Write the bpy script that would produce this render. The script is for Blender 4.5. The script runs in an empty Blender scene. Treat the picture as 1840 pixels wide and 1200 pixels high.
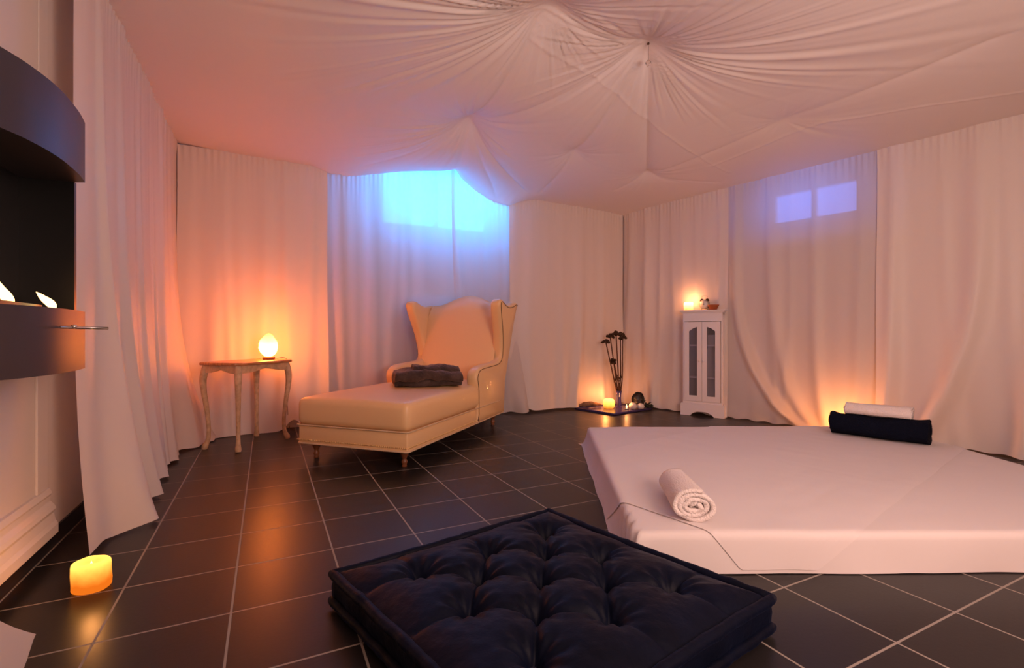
import bpy, bmesh, math, random
import numpy as np
from mathutils import Vector, Matrix, noise

random.seed(7)
C = bpy.context.scene.collection
PI = math.pi

# ------------------------------------------------------------------ camera, world, exposure
F, H = 880.0, 0.84
cam_d = bpy.data.cameras.new('camera')
cam_d.sensor_width = 36.0
cam_d.lens = F / 1840.0 * 36.0
cam_d.clip_start = 0.02
cam = bpy.data.objects.new('camera', cam_d)
C.objects.link(cam)
cam.location = (0, 0, H)
cam.rotation_euler = (PI / 2, 0, 0)
sc = bpy.context.scene
sc.camera = cam
sc.view_settings.view_transform = 'Standard'
sc.view_settings.look = 'None'
sc.view_settings.gamma = 1
sc.view_settings.use_curve_mapping = False
sc.view_settings.exposure = 0.12
sc.cycles.max_bounces = 10
sc.cycles.diffuse_bounces = 6
sc.cycles.transmission_bounces = 8
sc.cycles.transparent_max_bounces = 12
sc.cycles.sample_clamp_indirect = 4
sc.cycles.use_denoising = True

w = bpy.data.worlds.new('world')
sc.world = w
w.use_nodes = True
w.node_tree.nodes['Background'].inputs[0].default_value = (0.10, 0.22, 0.6, 1)
w.node_tree.nodes['Background'].inputs[1].default_value = 0.05


def light(name, kind, loc, color, power, size=0.1, rot=None):
    d = bpy.data.lights.new(name, kind)
    d.color = color
    d.energy = power
    if kind == 'AREA':
        d.shape = 'DISK'
        d.size = size
    else:
        d.shadow_soft_size = size
    o = bpy.data.objects.new(name, d)
    C.objects.link(o)
    o.location = loc
    if rot:
        o.rotation_euler = rot
    return o


# unseen fill lights added behind the camera; candle cluster inferred from low orange light
light('room_fill', 'AREA', (1.35, 0.0, 1.25), (1.0, 0.60, 0.48), 47, 1.2, (math.radians(88), 0, math.radians(4)))  # added soft fill, evens out the brightness across the room
light('ceiling_fill', 'AREA', (1.1, 0.05, 0.95), (1.0, 0.90, 0.86), 19, 0.5, (math.radians(155), 0, 0))  # added neutral fill aimed up, brightens the near ceiling cloth
light('candle_cluster', 'POINT', (1.75, 0.40, 0.22), (1.0, 0.34, 0.12), 3.6, 0.10)

# ------------------------------------------------------------------ helpers


def G(px, py, z=0.0):
    """world point at height z seen at a place in the photo"""
    Y = (H - z) * F / (py - 600.0)
    return Vector(((px - 920.0) / F * Y, Y, z))


def PD(px, py, Y):
    return Vector(((px - 920.0) / F * Y, Y, H - (py - 600.0) / F * Y))


def tagm(o, label=None, cat=None, group=None, kind=None):
    if label: o['label'] = label
    if cat: o['category'] = cat
    if group: o['group'] = group
    if kind: o['kind'] = kind
    return o


def thing(name, label, cat, loc=(0, 0, 0), rz=0.0, group=None):
    o = bpy.data.objects.new(name, None)
    o.empty_display_size = 0.05
    C.objects.link(o)
    o.location = loc
    o.rotation_euler = (0, 0, rz)
    return tagm(o, label, cat, group)


def mk(name, verts, faces, mat, parent=None, smooth=True):
    me = bpy.data.meshes.new(name)
    me.from_pydata([tuple(v) for v in verts], [], faces)
    me.update()
    if smooth:
        me.polygons.foreach_set('use_smooth', [True] * len(me.polygons))
    if mat is not None:
        me.materials.append(mat)
    o = bpy.data.objects.new(name, me)
    C.objects.link(o)
    if parent is not None:
        o.parent = parent
    return o


def mkbm(name, bm, mat, parent=None, smooth=True):
    bmesh.ops.recalc_face_normals(bm, faces=bm.faces[:])
    me = bpy.data.meshes.new(name)
    bm.to_mesh(me)
    bm.free()
    if smooth:
        me.polygons.foreach_set('use_smooth', [True] * len(me.polygons))
    me.materials.append(mat)
    o = bpy.data.objects.new(name, me)
    C.objects.link(o)
    if parent is not None:
        o.parent = parent
    return o


def grid_faces(nu, nv, close_u=False, close_v=False):
    f = []
    for i in range(nu - (0 if close_u else 1)):
        for j in range(nv - (0 if close_v else 1)):
            a = i * nv + j
            b = ((i + 1) % nu) * nv + j
            c = ((i + 1) % nu) * nv + (j + 1) % nv
            d = i * nv + (j + 1) % nv
            f.append((a, b, c, d))
    return f


def np_grid(name, P, mat, parent=None):
    """P: (nu,nv,3) array"""
    nu, nv = P.shape[:2]
    me = bpy.data.meshes.new(name)
    me.vertices.add(nu * nv)
    me.vertices.foreach_set('co', P.reshape(-1).astype(np.float32))
    i, j = np.meshgrid(np.arange(nu - 1), np.arange(nv - 1), indexing='ij')
    a = (i * nv + j).ravel()
    q = np.stack([a, a + nv, a + nv + 1, a + 1], 1)
    n = len(q)
    me.loops.add(4 * n)
    me.loops.foreach_set('vertex_index', q.ravel().astype(np.int32))
    me.polygons.add(n)
    me.polygons.foreach_set('loop_start', np.arange(0, 4 * n, 4, dtype=np.int32))
    me.polygons.foreach_set('use_smooth', np.ones(n, dtype=bool))
    me.update(calc_edges=True)
    me.validate()
    me.materials.append(mat)
    o = bpy.data.objects.new(name, me)
    C.objects.link(o)
    if parent is not None:
        o.parent = parent
    return o


def lathe_data(prof, n=32, cx=0, cy=0, cz=0, axis='z'):
    V = []
    for r, z in prof:
        for k in range(n):
            a = 2 * PI * k / n
            if axis == 'z':
                V.append((cx + r * math.cos(a), cy + r * math.sin(a), cz + z))
            elif axis == 'y':
                V.append((cx + r * math.cos(a), cy + z, cz + r * math.sin(a)))
            else:
                V.append((cx + z, cy + r * math.cos(a), cz + r * math.sin(a)))
    Fc = grid_faces(len(prof), n, False, True)
    Fc.append(tuple(range(n))[::-1])
    Fc.append(tuple((len(prof) - 1) * n + k for k in range(n)))
    return V, Fc


def lathe(name, prof, mat, parent=None, n=32, c=(0, 0, 0), axis='z', smooth=True):
    V, Fc = lathe_data(prof, n, c[0], c[1], c[2], axis)
    bm = bmesh.new()
    vs = [bm.verts.new(v) for v in V]
    for f in Fc:
        try:
            bm.faces.new([vs[i] for i in f])
        except ValueError:
            pass
    bmesh.ops.remove_doubles(bm, verts=bm.verts[:], dist=1e-5)
    return mkbm(name, bm, mat, parent, smooth)


def tube_data(pts, rad, n=10, squash=1.0):
    pts = [Vector(p) for p in pts]
    if not hasattr(rad, '__len__'):
        rad = [rad] * len(pts)
    V = []
    ref = None
    for i, p in enumerate(pts):
        t = (pts[min(i + 1, len(pts) - 1)] - pts[max(i - 1, 0)]).normalized()
        if ref is None:
            ref = Vector((0, 0, 1)) if abs(t.z) < 0.9 else Vector((1, 0, 0))
        a = (ref - t * ref.dot(t)).normalized()
        ref = a
        b = t.cross(a)
        for k in range(n):
            th = 2 * PI * k / n
            V.append(p + a * math.cos(th) * rad[i] * squash + b * math.sin(th) * rad[i])
    Fc = grid_faces(len(pts), n, False, True)
    Fc.append(tuple(range(n))[::-1])
    Fc.append(tuple((len(pts) - 1) * n + k for k in range(n)))
    return V, Fc


def tube(name, pts, rad, mat, parent=None, n=10):
    V, Fc = tube_data(pts, rad, n)
    return mk(name, V, Fc, mat, parent)


def add_box(bm, x0, x1, y0, y1, z0, z1):
    vs = [bm.verts.new((x, y, z)) for x in (x0, x1) for y in (y0, y1) for z in (z0, z1)]
    fs = []
    for f in ((0, 1, 3, 2), (4, 6, 7, 5), (0, 4, 5, 1), (2, 3, 7, 6), (0, 2, 6, 4), (1, 5, 7, 3)):
        fs.append(bm.faces.new([vs[i] for i in f]))
    return vs, fs


def rbox(name, x0, x1, y0, y1, z0, z1, r, mat, parent=None, seg=3, smooth=True):
    bm = bmesh.new()
    add_box(bm, x0, x1, y0, y1, z0, z1)
    if r > 0:
        bmesh.ops.bevel(bm, geom=bm.edges[:], offset=r, segments=seg, profile=0.5, affect='EDGES')
    return mkbm(name, bm, mat, parent, smooth)


def prism_bm(poly, z0, z1, bm=None, plane='xy'):
    """extrude a 2D polygon. plane xy: (x,y)+z ; xz: (x,z)+y"""
    bm = bm or bmesh.new()
    def P(a, b, c):
        return (a, b, c) if plane == 'xy' else (a, c, b)
    lo = [bm.verts.new(P(a, b, z0)) for a, b in poly]
    hi = [bm.verts.new(P(a, b, z1)) for a, b in poly]
    n = len(poly)
    bm.faces.new(lo[::-1])
    bm.faces.new(hi)
    for i in range(n):
        bm.faces.new([lo[i], lo[(i + 1) % n], hi[(i + 1) % n], hi[i]])
    return bm


def auto_smooth(o, ang=35):
    me = o.data
    bm = bmesh.new()
    bm.from_mesh(me)
    for e in bm.edges:
        if len(e.link_faces) == 2 and e.calc_face_angle(0) > math.radians(ang):
            e.smooth = False
    bm.to_mesh(me)
    bm.free()
    return o


def bevel_mod(o, wd, seg=2, ang=30):
    m = o.modifiers.new('bevel', 'BEVEL')
    m.width = wd
    m.segments = seg
    m.limit_method = 'ANGLE'
    m.angle_limit = math.radians(ang)
    return o


def catmull(pts, n=8):
    pts = [Vector(p) for p in pts]
    out = []
    for i in range(len(pts) - 1):
        p0 = pts[max(i - 1, 0)]; p1 = pts[i]; p2 = pts[i + 1]; p3 = pts[min(i + 2, len(pts) - 1)]
        for k in range(n):
            t = k / n
            out.append(0.5 * ((2 * p1) + (p2 - p0) * t + (2 * p0 - 5 * p1 + 4 * p2 - p3) * t * t + (3 * p1 - p0 - 3 * p2 + p3) * t ** 3))
    out.append(pts[-1])
    return out


# ------------------------------------------------------------------ materials


def mat(name, color, rough=0.5, metal=0.0, spec=0.5, bump=0.0, bscale=50.0, sheen=0.0, var=0.0, vscale=5.0, coat=0.0,
        emis=None, estr=0.0, sheen_tint=None, stretch=None):
    m = bpy.data.materials.new(name)
    m.use_nodes = True
    nt = m.node_tree
    b = nt.nodes['Principled BSDF']
    b.inputs['Base Color'].default_value = (*color, 1)
    b.inputs['Roughness'].default_value = rough
    b.inputs['Metallic'].default_value = metal
    b.inputs['Specular IOR Level'].default_value = spec
    b.inputs['Sheen Weight'].default_value = sheen
    if sheen_tint:
        b.inputs['Sheen Tint'].default_value = (*sheen_tint, 1)
    b.inputs['Coat Weight'].default_value = coat
    if emis:
        b.inputs['Emission Color'].default_value = (*emis, 1)
        b.inputs['Emission Strength'].default_value = estr
    tc = nt.nodes.new('ShaderNodeTexCoord')
    src = tc.outputs['Object']
    if stretch:
        mp = nt.nodes.new('ShaderNodeMapping')
        mp.inputs['Scale'].default_value = stretch
        nt.links.new(src, mp.inputs[0])
        src = mp.outputs[0]
    if bump > 0:
        n = nt.nodes.new('ShaderNodeTexNoise')
        n.inputs['Scale'].default_value = bscale
        n.inputs['Detail'].default_value = 4
        nt.links.new(src, n.inputs['Vector'])
        bp = nt.nodes.new('ShaderNodeBump')
        bp.inputs['Strength'].default_value = bump
        bp.inputs['Distance'].default_value = 0.01
        nt.links.new(n.outputs[0], bp.inputs['Height'])
        nt.links.new(bp.outputs[0], b.inputs['Normal'])
    if var > 0:
        n2 = nt.nodes.new('ShaderNodeTexNoise')
        n2.inputs['Scale'].default_value = vscale
        n2.inputs['Detail'].default_value = 5
        nt.links.new(src, n2.inputs['Vector'])
        r = nt.nodes.new('ShaderNodeValToRGB')
        r.color_ramp.elements[0].color = (*[c * (1 - var) for c in color], 1)
        r.color_ramp.elements[1].color = (*[min(1, c * (1 + var)) for c in color], 1)
        r.color_ramp.elements[0].position = 0.3
        r.color_ramp.elements[1].position = 0.7
        nt.links.new(n2.outputs[0], r.inputs[0])
        nt.links.new(r.outputs[0], b.inputs['Base Color'])
    return m


def cloth_mat(name, color, trans=0.3, see=0.0, rough=0.5, bump=0.15, bscale=18, sheen=0.0, tcol=None, spec=0.4, stretch=(1, 1, 0.25)):
    m = mat(name, color, rough, 0, spec, bump, bscale, sheen, stretch=stretch)
    nt = m.node_tree
    b = nt.nodes['Principled BSDF']
    out = nt.nodes['Material Output']
    tr = nt.nodes.new('ShaderNodeBsdfTranslucent')
    tr.inputs[0].default_value = (*(tcol or color), 1)
    mx = nt.nodes.new('ShaderNodeMixShader')
    mx.inputs[0].default_value = trans
    nt.links.new(b.outputs[0], mx.inputs[1])
    nt.links.new(tr.outputs[0], mx.inputs[2])
    last = mx
    if see > 0:
        tp = nt.nodes.new('ShaderNodeBsdfTransparent')
        mx2 = nt.nodes.new('ShaderNodeMixShader')
        mx2.inputs[0].default_value = see
        nt.links.new(mx.outputs[0], mx2.inputs[1])
        nt.links.new(tp.outputs[0], mx2.inputs[2])
        last = mx2
    nt.links.new(last.outputs[0], out.inputs[0])
    return m


def emit_mat(name, color, strength, ramp=None):
    m = bpy.data.materials.new(name)
    m.use_nodes = True
    nt = m.node_tree
    nt.nodes.clear()
    out = nt.nodes.new('ShaderNodeOutputMaterial')
    e = nt.nodes.new('ShaderNodeEmission')
    e.inputs[0].default_value = (*color, 1)
    e.inputs[1].default_value = strength
    nt.links.new(e.outputs[0], out.inputs[0])
    if ramp:   # wax that glows hottest near its flame: (z0, z1, colour low, strength low)
        z0, z1, clow, slow = ramp
        tc = nt.nodes.new('ShaderNodeTexCoord')
        sp = nt.nodes.new('ShaderNodeSeparateXYZ')
        nt.links.new(tc.outputs['Object'], sp.inputs[0])
        nz = nt.nodes.new('ShaderNodeTexNoise')
        nz.inputs['Scale'].default_value = 22
        nz.inputs['Detail'].default_value = 3
        nt.links.new(tc.outputs['Object'], nz.inputs['Vector'])
        ad = nt.nodes.new('ShaderNodeMath'); ad.operation = 'MULTIPLY_ADD'
        ad.inputs[1].default_value = 0.35 * (z1 - z0)
        nt.links.new(nz.outputs[0], ad.inputs[0])
        nt.links.new(sp.outputs[2], ad.inputs[2])
        mr = nt.nodes.new('ShaderNodeMapRange')
        mr.inputs[1].default_value = z0 + 0.12 * (z1 - z0)
        mr.inputs[2].default_value = z1 + 0.12 * (z1 - z0)
        nt.links.new(ad.outputs[0], mr.inputs[0])
        cm = nt.nodes.new('ShaderNodeMix'); cm.data_type = 'RGBA'
        cm.inputs['A'].default_value = (*clow, 1)
        cm.inputs['B'].default_value = (*color, 1)
        nt.links.new(mr.outputs[0], cm.inputs['Factor'])
        nt.links.new(cm.outputs['Result'], e.inputs[0])
        sm = nt.nodes.new('ShaderNodeMapRange')
        sm.inputs[3].default_value = slow
        sm.inputs[4].default_value = strength
        nt.links.new(mr.outputs[0], sm.inputs[0])
        nt.links.new(sm.outputs[0], e.inputs[1])
    return m


M = {}
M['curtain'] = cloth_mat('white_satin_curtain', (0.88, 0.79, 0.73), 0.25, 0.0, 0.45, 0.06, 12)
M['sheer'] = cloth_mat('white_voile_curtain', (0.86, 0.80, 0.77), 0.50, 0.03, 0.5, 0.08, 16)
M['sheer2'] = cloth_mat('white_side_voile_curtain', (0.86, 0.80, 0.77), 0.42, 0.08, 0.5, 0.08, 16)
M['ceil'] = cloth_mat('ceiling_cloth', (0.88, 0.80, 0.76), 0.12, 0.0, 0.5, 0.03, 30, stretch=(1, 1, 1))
M['sheet'] = cloth_mat('white_bed_sheet', (0.80, 0.76, 0.76), 0.10, 0.0, 0.7, 0.10, 14, stretch=(1, 1, 1))
M['sheet2'] = cloth_mat('white_top_sheet', (0.84, 0.80, 0.80), 0.15, 0.0, 0.7, 0.12, 10, stretch=(1, 1, 1))
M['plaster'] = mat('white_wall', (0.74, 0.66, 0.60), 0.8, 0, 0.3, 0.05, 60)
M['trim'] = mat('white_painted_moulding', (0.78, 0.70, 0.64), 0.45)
M['slab'] = mat('ceiling_plaster', (0.6, 0.56, 0.52), 0.9)
M['black_tile'] = mat('black_skirting_tile', (0.012, 0.011, 0.012), 0.35)
M['fire_steel'] = mat('dark_grey_steel', (0.075, 0.068, 0.08), 0.42, 0.55, 0.5, 0.04, 300)
M['fire_black'] = mat('black_firebox', (0.006, 0.006, 0.006), 0.35)
M['chrome'] = mat('brushed_steel', (0.7, 0.68, 0.66), 0.25, 1.0)
M['gold_vinyl'] = mat('champagne_leatherette', (0.80, 0.53, 0.27), 0.38, 0.0, 0.5, 0.12, 6, coat=0.12)
M['gold_pipe'] = mat('champagne_piping', (0.62, 0.46, 0.29), 0.4)
M['brass'] = mat('brass_nails', (0.8, 0.6, 0.3), 0.3, 1.0)
M['bronze'] = mat('dark_bronze_nails', (0.10, 0.05, 0.025), 0.35, 0.8)
M['wood_leg'] = mat('reddish_turned_wood', (0.22, 0.075, 0.03), 0.35, 0, 0.5, 0.05, 40, var=0.3, vscale=20)
M['wood_top'] = mat('honey_wood', (0.50, 0.20, 0.07), 0.35, 0, 0.5, 0.05, 40, var=0.3, vscale=14, stretch=(1, 6, 1), coat=0.3)
M['limed'] = mat('limed_pale_wood', (0.62, 0.42, 0.25), 0.55, 0, 0.4, 0.2, 60, var=0.2, vscale=30)
M['white_wood'] = mat('white_painted_wood', (0.78, 0.74, 0.76), 0.5, 0, 0.4, 0.06, 60)
M['cab_in'] = mat('cabinet_grey_inside', (0.35, 0.34, 0.36), 0.6)
M['dark_box'] = mat('dark_box', (0.03, 0.02, 0.02), 0.6)
M['pale_box'] = mat('pale_box', (0.5, 0.46, 0.45), 0.6)
M['navy_velvet'] = mat('navy_velvet', (0.0015, 0.0032, 0.012), 0.5, 0, 0.10, 0.30, 30, sheen=0.035, sheen_tint=(0.3, 0.42, 1.0), var=0.35, vscale=9)
M['navy_terry'] = mat('navy_terry', (0.004, 0.006, 0.016), 0.95, 0, 0.1, 0.8, 160)
M['white_terry'] = mat('white_terry', (0.84, 0.78, 0.76), 0.95, 0, 0.1, 0.7, 160)
M['fur'] = mat('brown_grey_fur', (0.055, 0.035, 0.030), 0.8, 0, 0.2, 0.9, 60, sheen=0.3, sheen_tint=(0.9, 0.6, 0.5), var=0.7, vscale=7, stretch=(1, 0.5, 1))
M['terracotta'] = mat('terracotta', (0.36, 0.085, 0.02), 0.5)
M['clock'] = mat('cream_metal', (0.55, 0.48, 0.38), 0.35, 0.5)
M['clock_face'] = mat('clock_face', (0.72, 0.66, 0.58), 0.5)
M['black'] = mat('black_paint', (0.01, 0.008, 0.007), 0.5)
M['stem'] = mat('dry_stem', (0.10, 0.035, 0.012), 0.7, var=0.4, vscale=40)
M['head'] = mat('dry_dark_seed_head', (0.05, 0.022, 0.008), 0.8, bump=0.8, bscale=80, var=0.4, vscale=40)
M['tray'] = mat('purple_slate_tray', (0.07, 0.045, 0.16), 0.22, 0, 0.6)
M['stone'] = mat('white_stone', (0.75, 0.68, 0.62), 0.6, bump=0.1, bscale=20)
M['drift'] = mat('driftwood', (0.20, 0.11, 0.06), 0.8, bump=0.8, bscale=50, var=0.5, vscale=25)
M['ornament'] = mat('dark_glazed_pod', (0.016, 0.009, 0.007), 0.35, bump=0.4, bscale=40)
M['leaf'] = mat('dark_green_leaf', (0.012, 0.02, 0.008), 0.6)
M['wood_base'] = mat('lamp_base_wood', (0.12, 0.04, 0.015), 0.5)
M['cord'] = mat('brown_cord', (0.25, 0.12, 0.06), 0.5)

gl = bpy.data.materials.new('purple_glass'); gl.use_nodes = True
b = gl.node_tree.nodes['Principled BSDF']
b.inputs['Base Color'].default_value = (0.30, 0.24, 0.75, 1)
b.inputs['Transmission Weight'].default_value = 0.85
b.inputs['Roughness'].default_value = 0.05
M['vase'] = gl
gl = bpy.data.materials.new('clear_crystal'); gl.use_nodes = True
b = gl.node_tree.nodes['Principled BSDF']
b.inputs['Base Color'].default_value = (1, 0.97, 0.95, 1)
b.inputs['Transmission Weight'].default_value = 1.0
b.inputs['Roughness'].default_value = 0.02
M['crystal'] = gl
gl = bpy.data.materials.new('cabinet_glass'); gl.use_nodes = True
nt = gl.node_tree
b = nt.nodes['Principled BSDF']
b.inputs['Base Color'].default_value = (0.5, 0.5, 0.55, 1)
b.inputs['Roughness'].default_value = 0.05
tp = nt.nodes.new('ShaderNodeBsdfTransparent'); tp.inputs[0].default_value = (0.8, 0.8, 0.85, 1)
mx = nt.nodes.new('ShaderNodeMixShader'); mx.inputs[0].default_value = 0.12
nt.links.new(tp.outputs[0], mx.inputs[1]); nt.links.new(b.outputs[0], mx.inputs[2])
nt.links.new(mx.outputs[0], nt.nodes['Material Output'].inputs[0])
M['pane'] = gl

M['salt'] = emit_mat('glowing_salt', (1.0, 0.26, 0.02), 15, (0.07, 0.2, (1.0, 0.22, 0.032), 52))
M['wax_floor'] = emit_mat('glowing_wax_floor', (1.0, 0.62, 0.10), 2.2, (0.03, 0.11, (1.0, 0.20, 0.012), 0.85))
M['wax_cab'] = emit_mat('glowing_wax_cabinet', (1.0, 0.55, 0.25), 5.0, (0.0, 0.085, (1.0, 0.35, 0.06), 1.4))
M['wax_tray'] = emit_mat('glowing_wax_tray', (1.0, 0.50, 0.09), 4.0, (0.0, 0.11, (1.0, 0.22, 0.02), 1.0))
M['flame'] = emit_mat('flame', (1.0, 0.58, 0.20), 4.5)
M['win_blue'] = emit_mat('dusk_sky_behind_glass', (0.03, 0.31, 1.0), 20.0)
M['win_blue2'] = emit_mat('dusk_sky_behind_side_window', (0.10, 0.24, 1.0), 4.5)
M['win_frame'] = mat('white_window_frame', (0.7, 0.7, 0.7), 0.4)

# floor tiles: dark slate-look squares with pale grout
T = 0.3257
YAW = 0.465
fm = bpy.data.materials.new('dark_floor_tiles')
fm.use_nodes = True
nt = fm.node_tree
b = nt.nodes['Principled BSDF']
geo = nt.nodes.new('ShaderNodeNewGeometry')


def vrot(vec, ax, ay, off):
    d = nt.nodes.new('ShaderNodeVectorMath'); d.operation = 'DOT_PRODUCT'
    d.inputs[1].default_value = (ax / T, ay / T, 0)
    nt.links.new(vec, d.inputs[0])
    a = nt.nodes.new('ShaderNodeMath'); a.operation = 'ADD'; a.inputs[1].default_value = off + 40.0
    nt.links.new(d.outputs['Value'], a.inputs[0])
    return a.outputs[0]


cy_, sy_ = math.cos(YAW), math.sin(YAW)
ti = vrot(geo.outputs['Position'], cy_, sy_, 2.2912)
tj = vrot(geo.outputs['Position'], -sy_, cy_, -5.2149)


def math_n(op, a, bv=None, v1=None):
    n = nt.nodes.new('ShaderNodeMath'); n.operation = op
    nt.links.new(a, n.inputs[0])
    if bv is not None: nt.links.new(bv, n.inputs[1])
    if v1 is not None: n.inputs[1].default_value = v1
    return n.outputs[0]


def edge(t):
    fr = math_n('FRACT', t)
    s = math_n('SUBTRACT', fr, v1=0.5)
    a = math_n('ABSOLUTE', s)
    return a


mxe = math_n('MAXIMUM', edge(ti), edge(tj))
gr = nt.nodes.new('ShaderNodeMapRange')
gr.inputs[1].default_value = 0.5 - 0.0115
gr.inputs[2].default_value = 0.5 - 0.0085
nt.links.new(mxe, gr.inputs[0])
comb = nt.nodes.new('ShaderNodeCombineXYZ')
nt.links.new(math_n('FLOOR', ti), comb.inputs[0])
nt.links.new(math_n('FLOOR', tj), comb.inputs[1])
wn = nt.nodes.new('ShaderNodeTexWhiteNoise')
nt.links.new(comb.outputs[0], wn.inputs['Vector'])
nz = nt.nodes.new('ShaderNodeTexNoise'); nz.inputs['Scale'].default_value = 60; nz.inputs['Detail'].default_value = 5
nt.links.new(geo.outputs['Position'], nz.inputs['Vector'])
av = math_n('MULTIPLY', nz.outputs[0], v1=0.5)
aw = math_n('MULTIPLY', wn.outputs['Value'], v1=0.35)
sm_ = math_n('ADD', av, aw)
tile = nt.nodes.new('ShaderNodeMix'); tile.data_type = 'RGBA'
tile.inputs['A'].default_value = (0.012, 0.0108, 0.011, 1)
tile.inputs['B'].default_value = (0.024, 0.021, 0.022, 1)
nt.links.new(sm_, tile.inputs['Factor'])
fin = nt.nodes.new('ShaderNodeMix'); fin.data_type = 'RGBA'
fin.inputs['B'].default_value = (0.30, 0.27, 0.24, 1)
nt.links.new(gr.outputs[0], fin.inputs['Factor'])
nt.links.new(tile.outputs['Result'], fin.inputs['A'])
nt.links.new(fin.outputs['Result'], b.inputs['Base Color'])
rr = nt.nodes.new('ShaderNodeMapRange')
rr.inputs[3].default_value = 0.33
rr.inputs[4].default_value = 0.8
nt.links.new(gr.outputs[0], rr.inputs[0])
nt.links.new(rr.outputs[0], b.inputs['Roughness'])
b.inputs['Specular IOR Level'].default_value = 0.27
bp = nt.nodes.new('ShaderNodeBump'); bp.inputs['Strength'].default_value = 0.02; bp.inputs['Distance'].default_value = 0.01
nz2 = nt.nodes.new('ShaderNodeTexNoise'); nz2.inputs['Scale'].default_value = 90; nz2.inputs['Detail'].default_value = 3
nt.links.new(geo.outputs['Position'], nz2.inputs['Vector'])
nt.links.new(nz2.outputs[0], bp.inputs['Height'])
nt.links.new(bp.outputs[0], b.inputs['Normal'])
M['floor'] = fm

# ------------------------------------------------------------------ the room (curtain line corners)
C0 = Vector((-2.716, 3.95))
C1 = Vector((1.353, 5.95))
C2 = Vector((5.13, 1.29))
C3 = Vector((-0.183, -1.20))
dB = (C1 - C0).normalized(); nB = Vector((dB.y, -dB.x))          # back wall, inward normal
dR = (C2 - C1).normalized(); nR = Vector((dR.y, -dR.x))
dL = (C3 - C0).normalized(); nL = Vector((-dL.y, dL.x))
dF = (C2 - C3).normalized(); nF = Vector((-dF.y, dF.x))
if nB.y > 0: nB = -nB
if nR.x > 0: nR = -nR
if nL.x < 0: nL = -nL
if nF.y < 0: nF = -nF
GAP = 0.085
ZW = 2.80


def wline(P, d, n, off):
    return P - n * off, d


def isect(P, d, Q, e):
    k = (Q - P)
    den = d.x * e.y - d.y * e.x
    t = (k.x * e.y - k.y * e.x) / den
    return P + d * t


oL = (C0 - nL * GAP, dL); oB = (C0 - nB * GAP, dB); oR = (C1 - nR * GAP, dR); oF = (C3 - nF * GAP, dF)
W0 = isect(*oL, *oB); W1 = isect(*oB, *oR); W2 = isect(*oR, *oF); W3 = isect(*oF, *oL)


def slabpoly(name, pts, z0, z1, m, kind='structure'):
    bm = prism_bm([(p.x, p.y) for p in pts], z0, z1)
    o = mkbm(name, bm, m, None, False)
    o['kind'] = kind
    return o


TH = 0.12
o = slabpoly('floor', [W3 - nF * .3 - nL * .3, W2 - nF * .3 - nR * .3, W1 - nR * .7 - nB * .7, W0 - nB * .7 - nL * .3], -0.1, 0.0, M['floor'])
slabpoly('ceiling', [W3 - nF * .3 - nL * .3, W2 - nF * .3 - nR * .3, W1 - nR * .7 - nB * .7, W0 - nB * .7 - nL * .3], ZW, ZW + 0.1, M['slab'])


def wallbox(bm, P, d, n, t0, t1, z0, z1, o0, o1):
    """box along a wall: t along, outward offset from o0 to o1"""
    pts = [P + d * t0 - n * o0, P + d * t1 - n * o0, P + d * t1 - n * o1, P + d * t0 - n * o1]
    prism_bm([(p.x, p.y) for p in pts], z0, z1, bm)


lenL = (W3 - W0).length; lenB = (W1 - W0).length; lenR = (W2 - W1).length; lenF = (W2 - W3).length
bm = bmesh.new(); wallbox(bm, W0, dL, nL, 0, lenL, 0, ZW, 0, TH)
mkbm('wall_left', bm, M['plaster'], None, False)['kind'] = 'structure'
bm = bmesh.new(); wallbox(bm, W3, dF, nF, 0, lenF, 0, ZW, 0, TH)
mkbm('wall_front', bm, M['plaster'], None, False)['kind'] = 'structure'
# back wall with a window niche (curtain-line t)
tb0 = (W0 - C0).dot(dB)
NA, NB = 1.30, 2.965
ND = 0.34
bm = bmesh.new()
wallbox(bm, C0, dB, nB, tb0, NA, 0, ZW, GAP, GAP + TH)
wallbox(bm, C0, dB, nB, NB, tb0 + lenB, 0, ZW, GAP, GAP + TH)
wallbox(bm, C0, dB, nB, NA - .05, NA, 0, ZW, GAP + TH, GAP + ND)
wallbox(bm, C0, dB, nB, NB, NB + .05, 0, ZW, GAP + TH, GAP + ND)
PA, PB, PZ0, PZ1 = 1.70, 2.92, 1.97, 2.62
wallbox(bm, C0, dB, nB, NA - .05, NB + .05, 0, PZ0, GAP + ND, GAP + ND + .08)
wallbox(bm, C0, dB, nB, NA - .05, PA, PZ0, ZW, GAP + ND, GAP + ND + .08)
wallbox(bm, C0, dB, nB, PB, NB + .05, PZ0, ZW, GAP + ND, GAP + ND + .08)
wallbox(bm, C0, dB, nB, PA, PB, PZ1, ZW, GAP + ND, GAP + ND + .08)
mkbm('wall_back', bm, M['plaster'], None, False)['kind'] = 'structure'
# right wall with a window recess
tr0 = (W1 - C1).dot(dR)
RA, RB, RZ = 1.29, 2.56, 1.79
QA, QB, QZ0, QZ1 = 1.60, 2.36, 1.90, 2.24
RD = 0.22
bm = bmesh.new()
wallbox(bm, C1, dR, nR, tr0, RA, 0, ZW, GAP, GAP + TH)
wallbox(bm, C1, dR, nR, RB, tr0 + lenR, 0, ZW, GAP, GAP + TH)
wallbox(bm, C1, dR, nR, RA, RB, 0, RZ, GAP, GAP + TH + .1)
wallbox(bm, C1, dR, nR, RA - .04, RA, RZ - .1, ZW, GAP + TH, GAP + RD)
wallbox(bm, C1, dR, nR, RB, RB + .04, RZ - .1, ZW, GAP + TH, GAP + RD)
wallbox(bm, C1, dR, nR, RA - .04, RB + .04, RZ - .1, QZ0, GAP + RD, GAP + RD + .08)
wallbox(bm, C1, dR, nR, RA - .04, QA, QZ0, ZW, GAP + RD, GAP + RD + .08)
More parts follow.
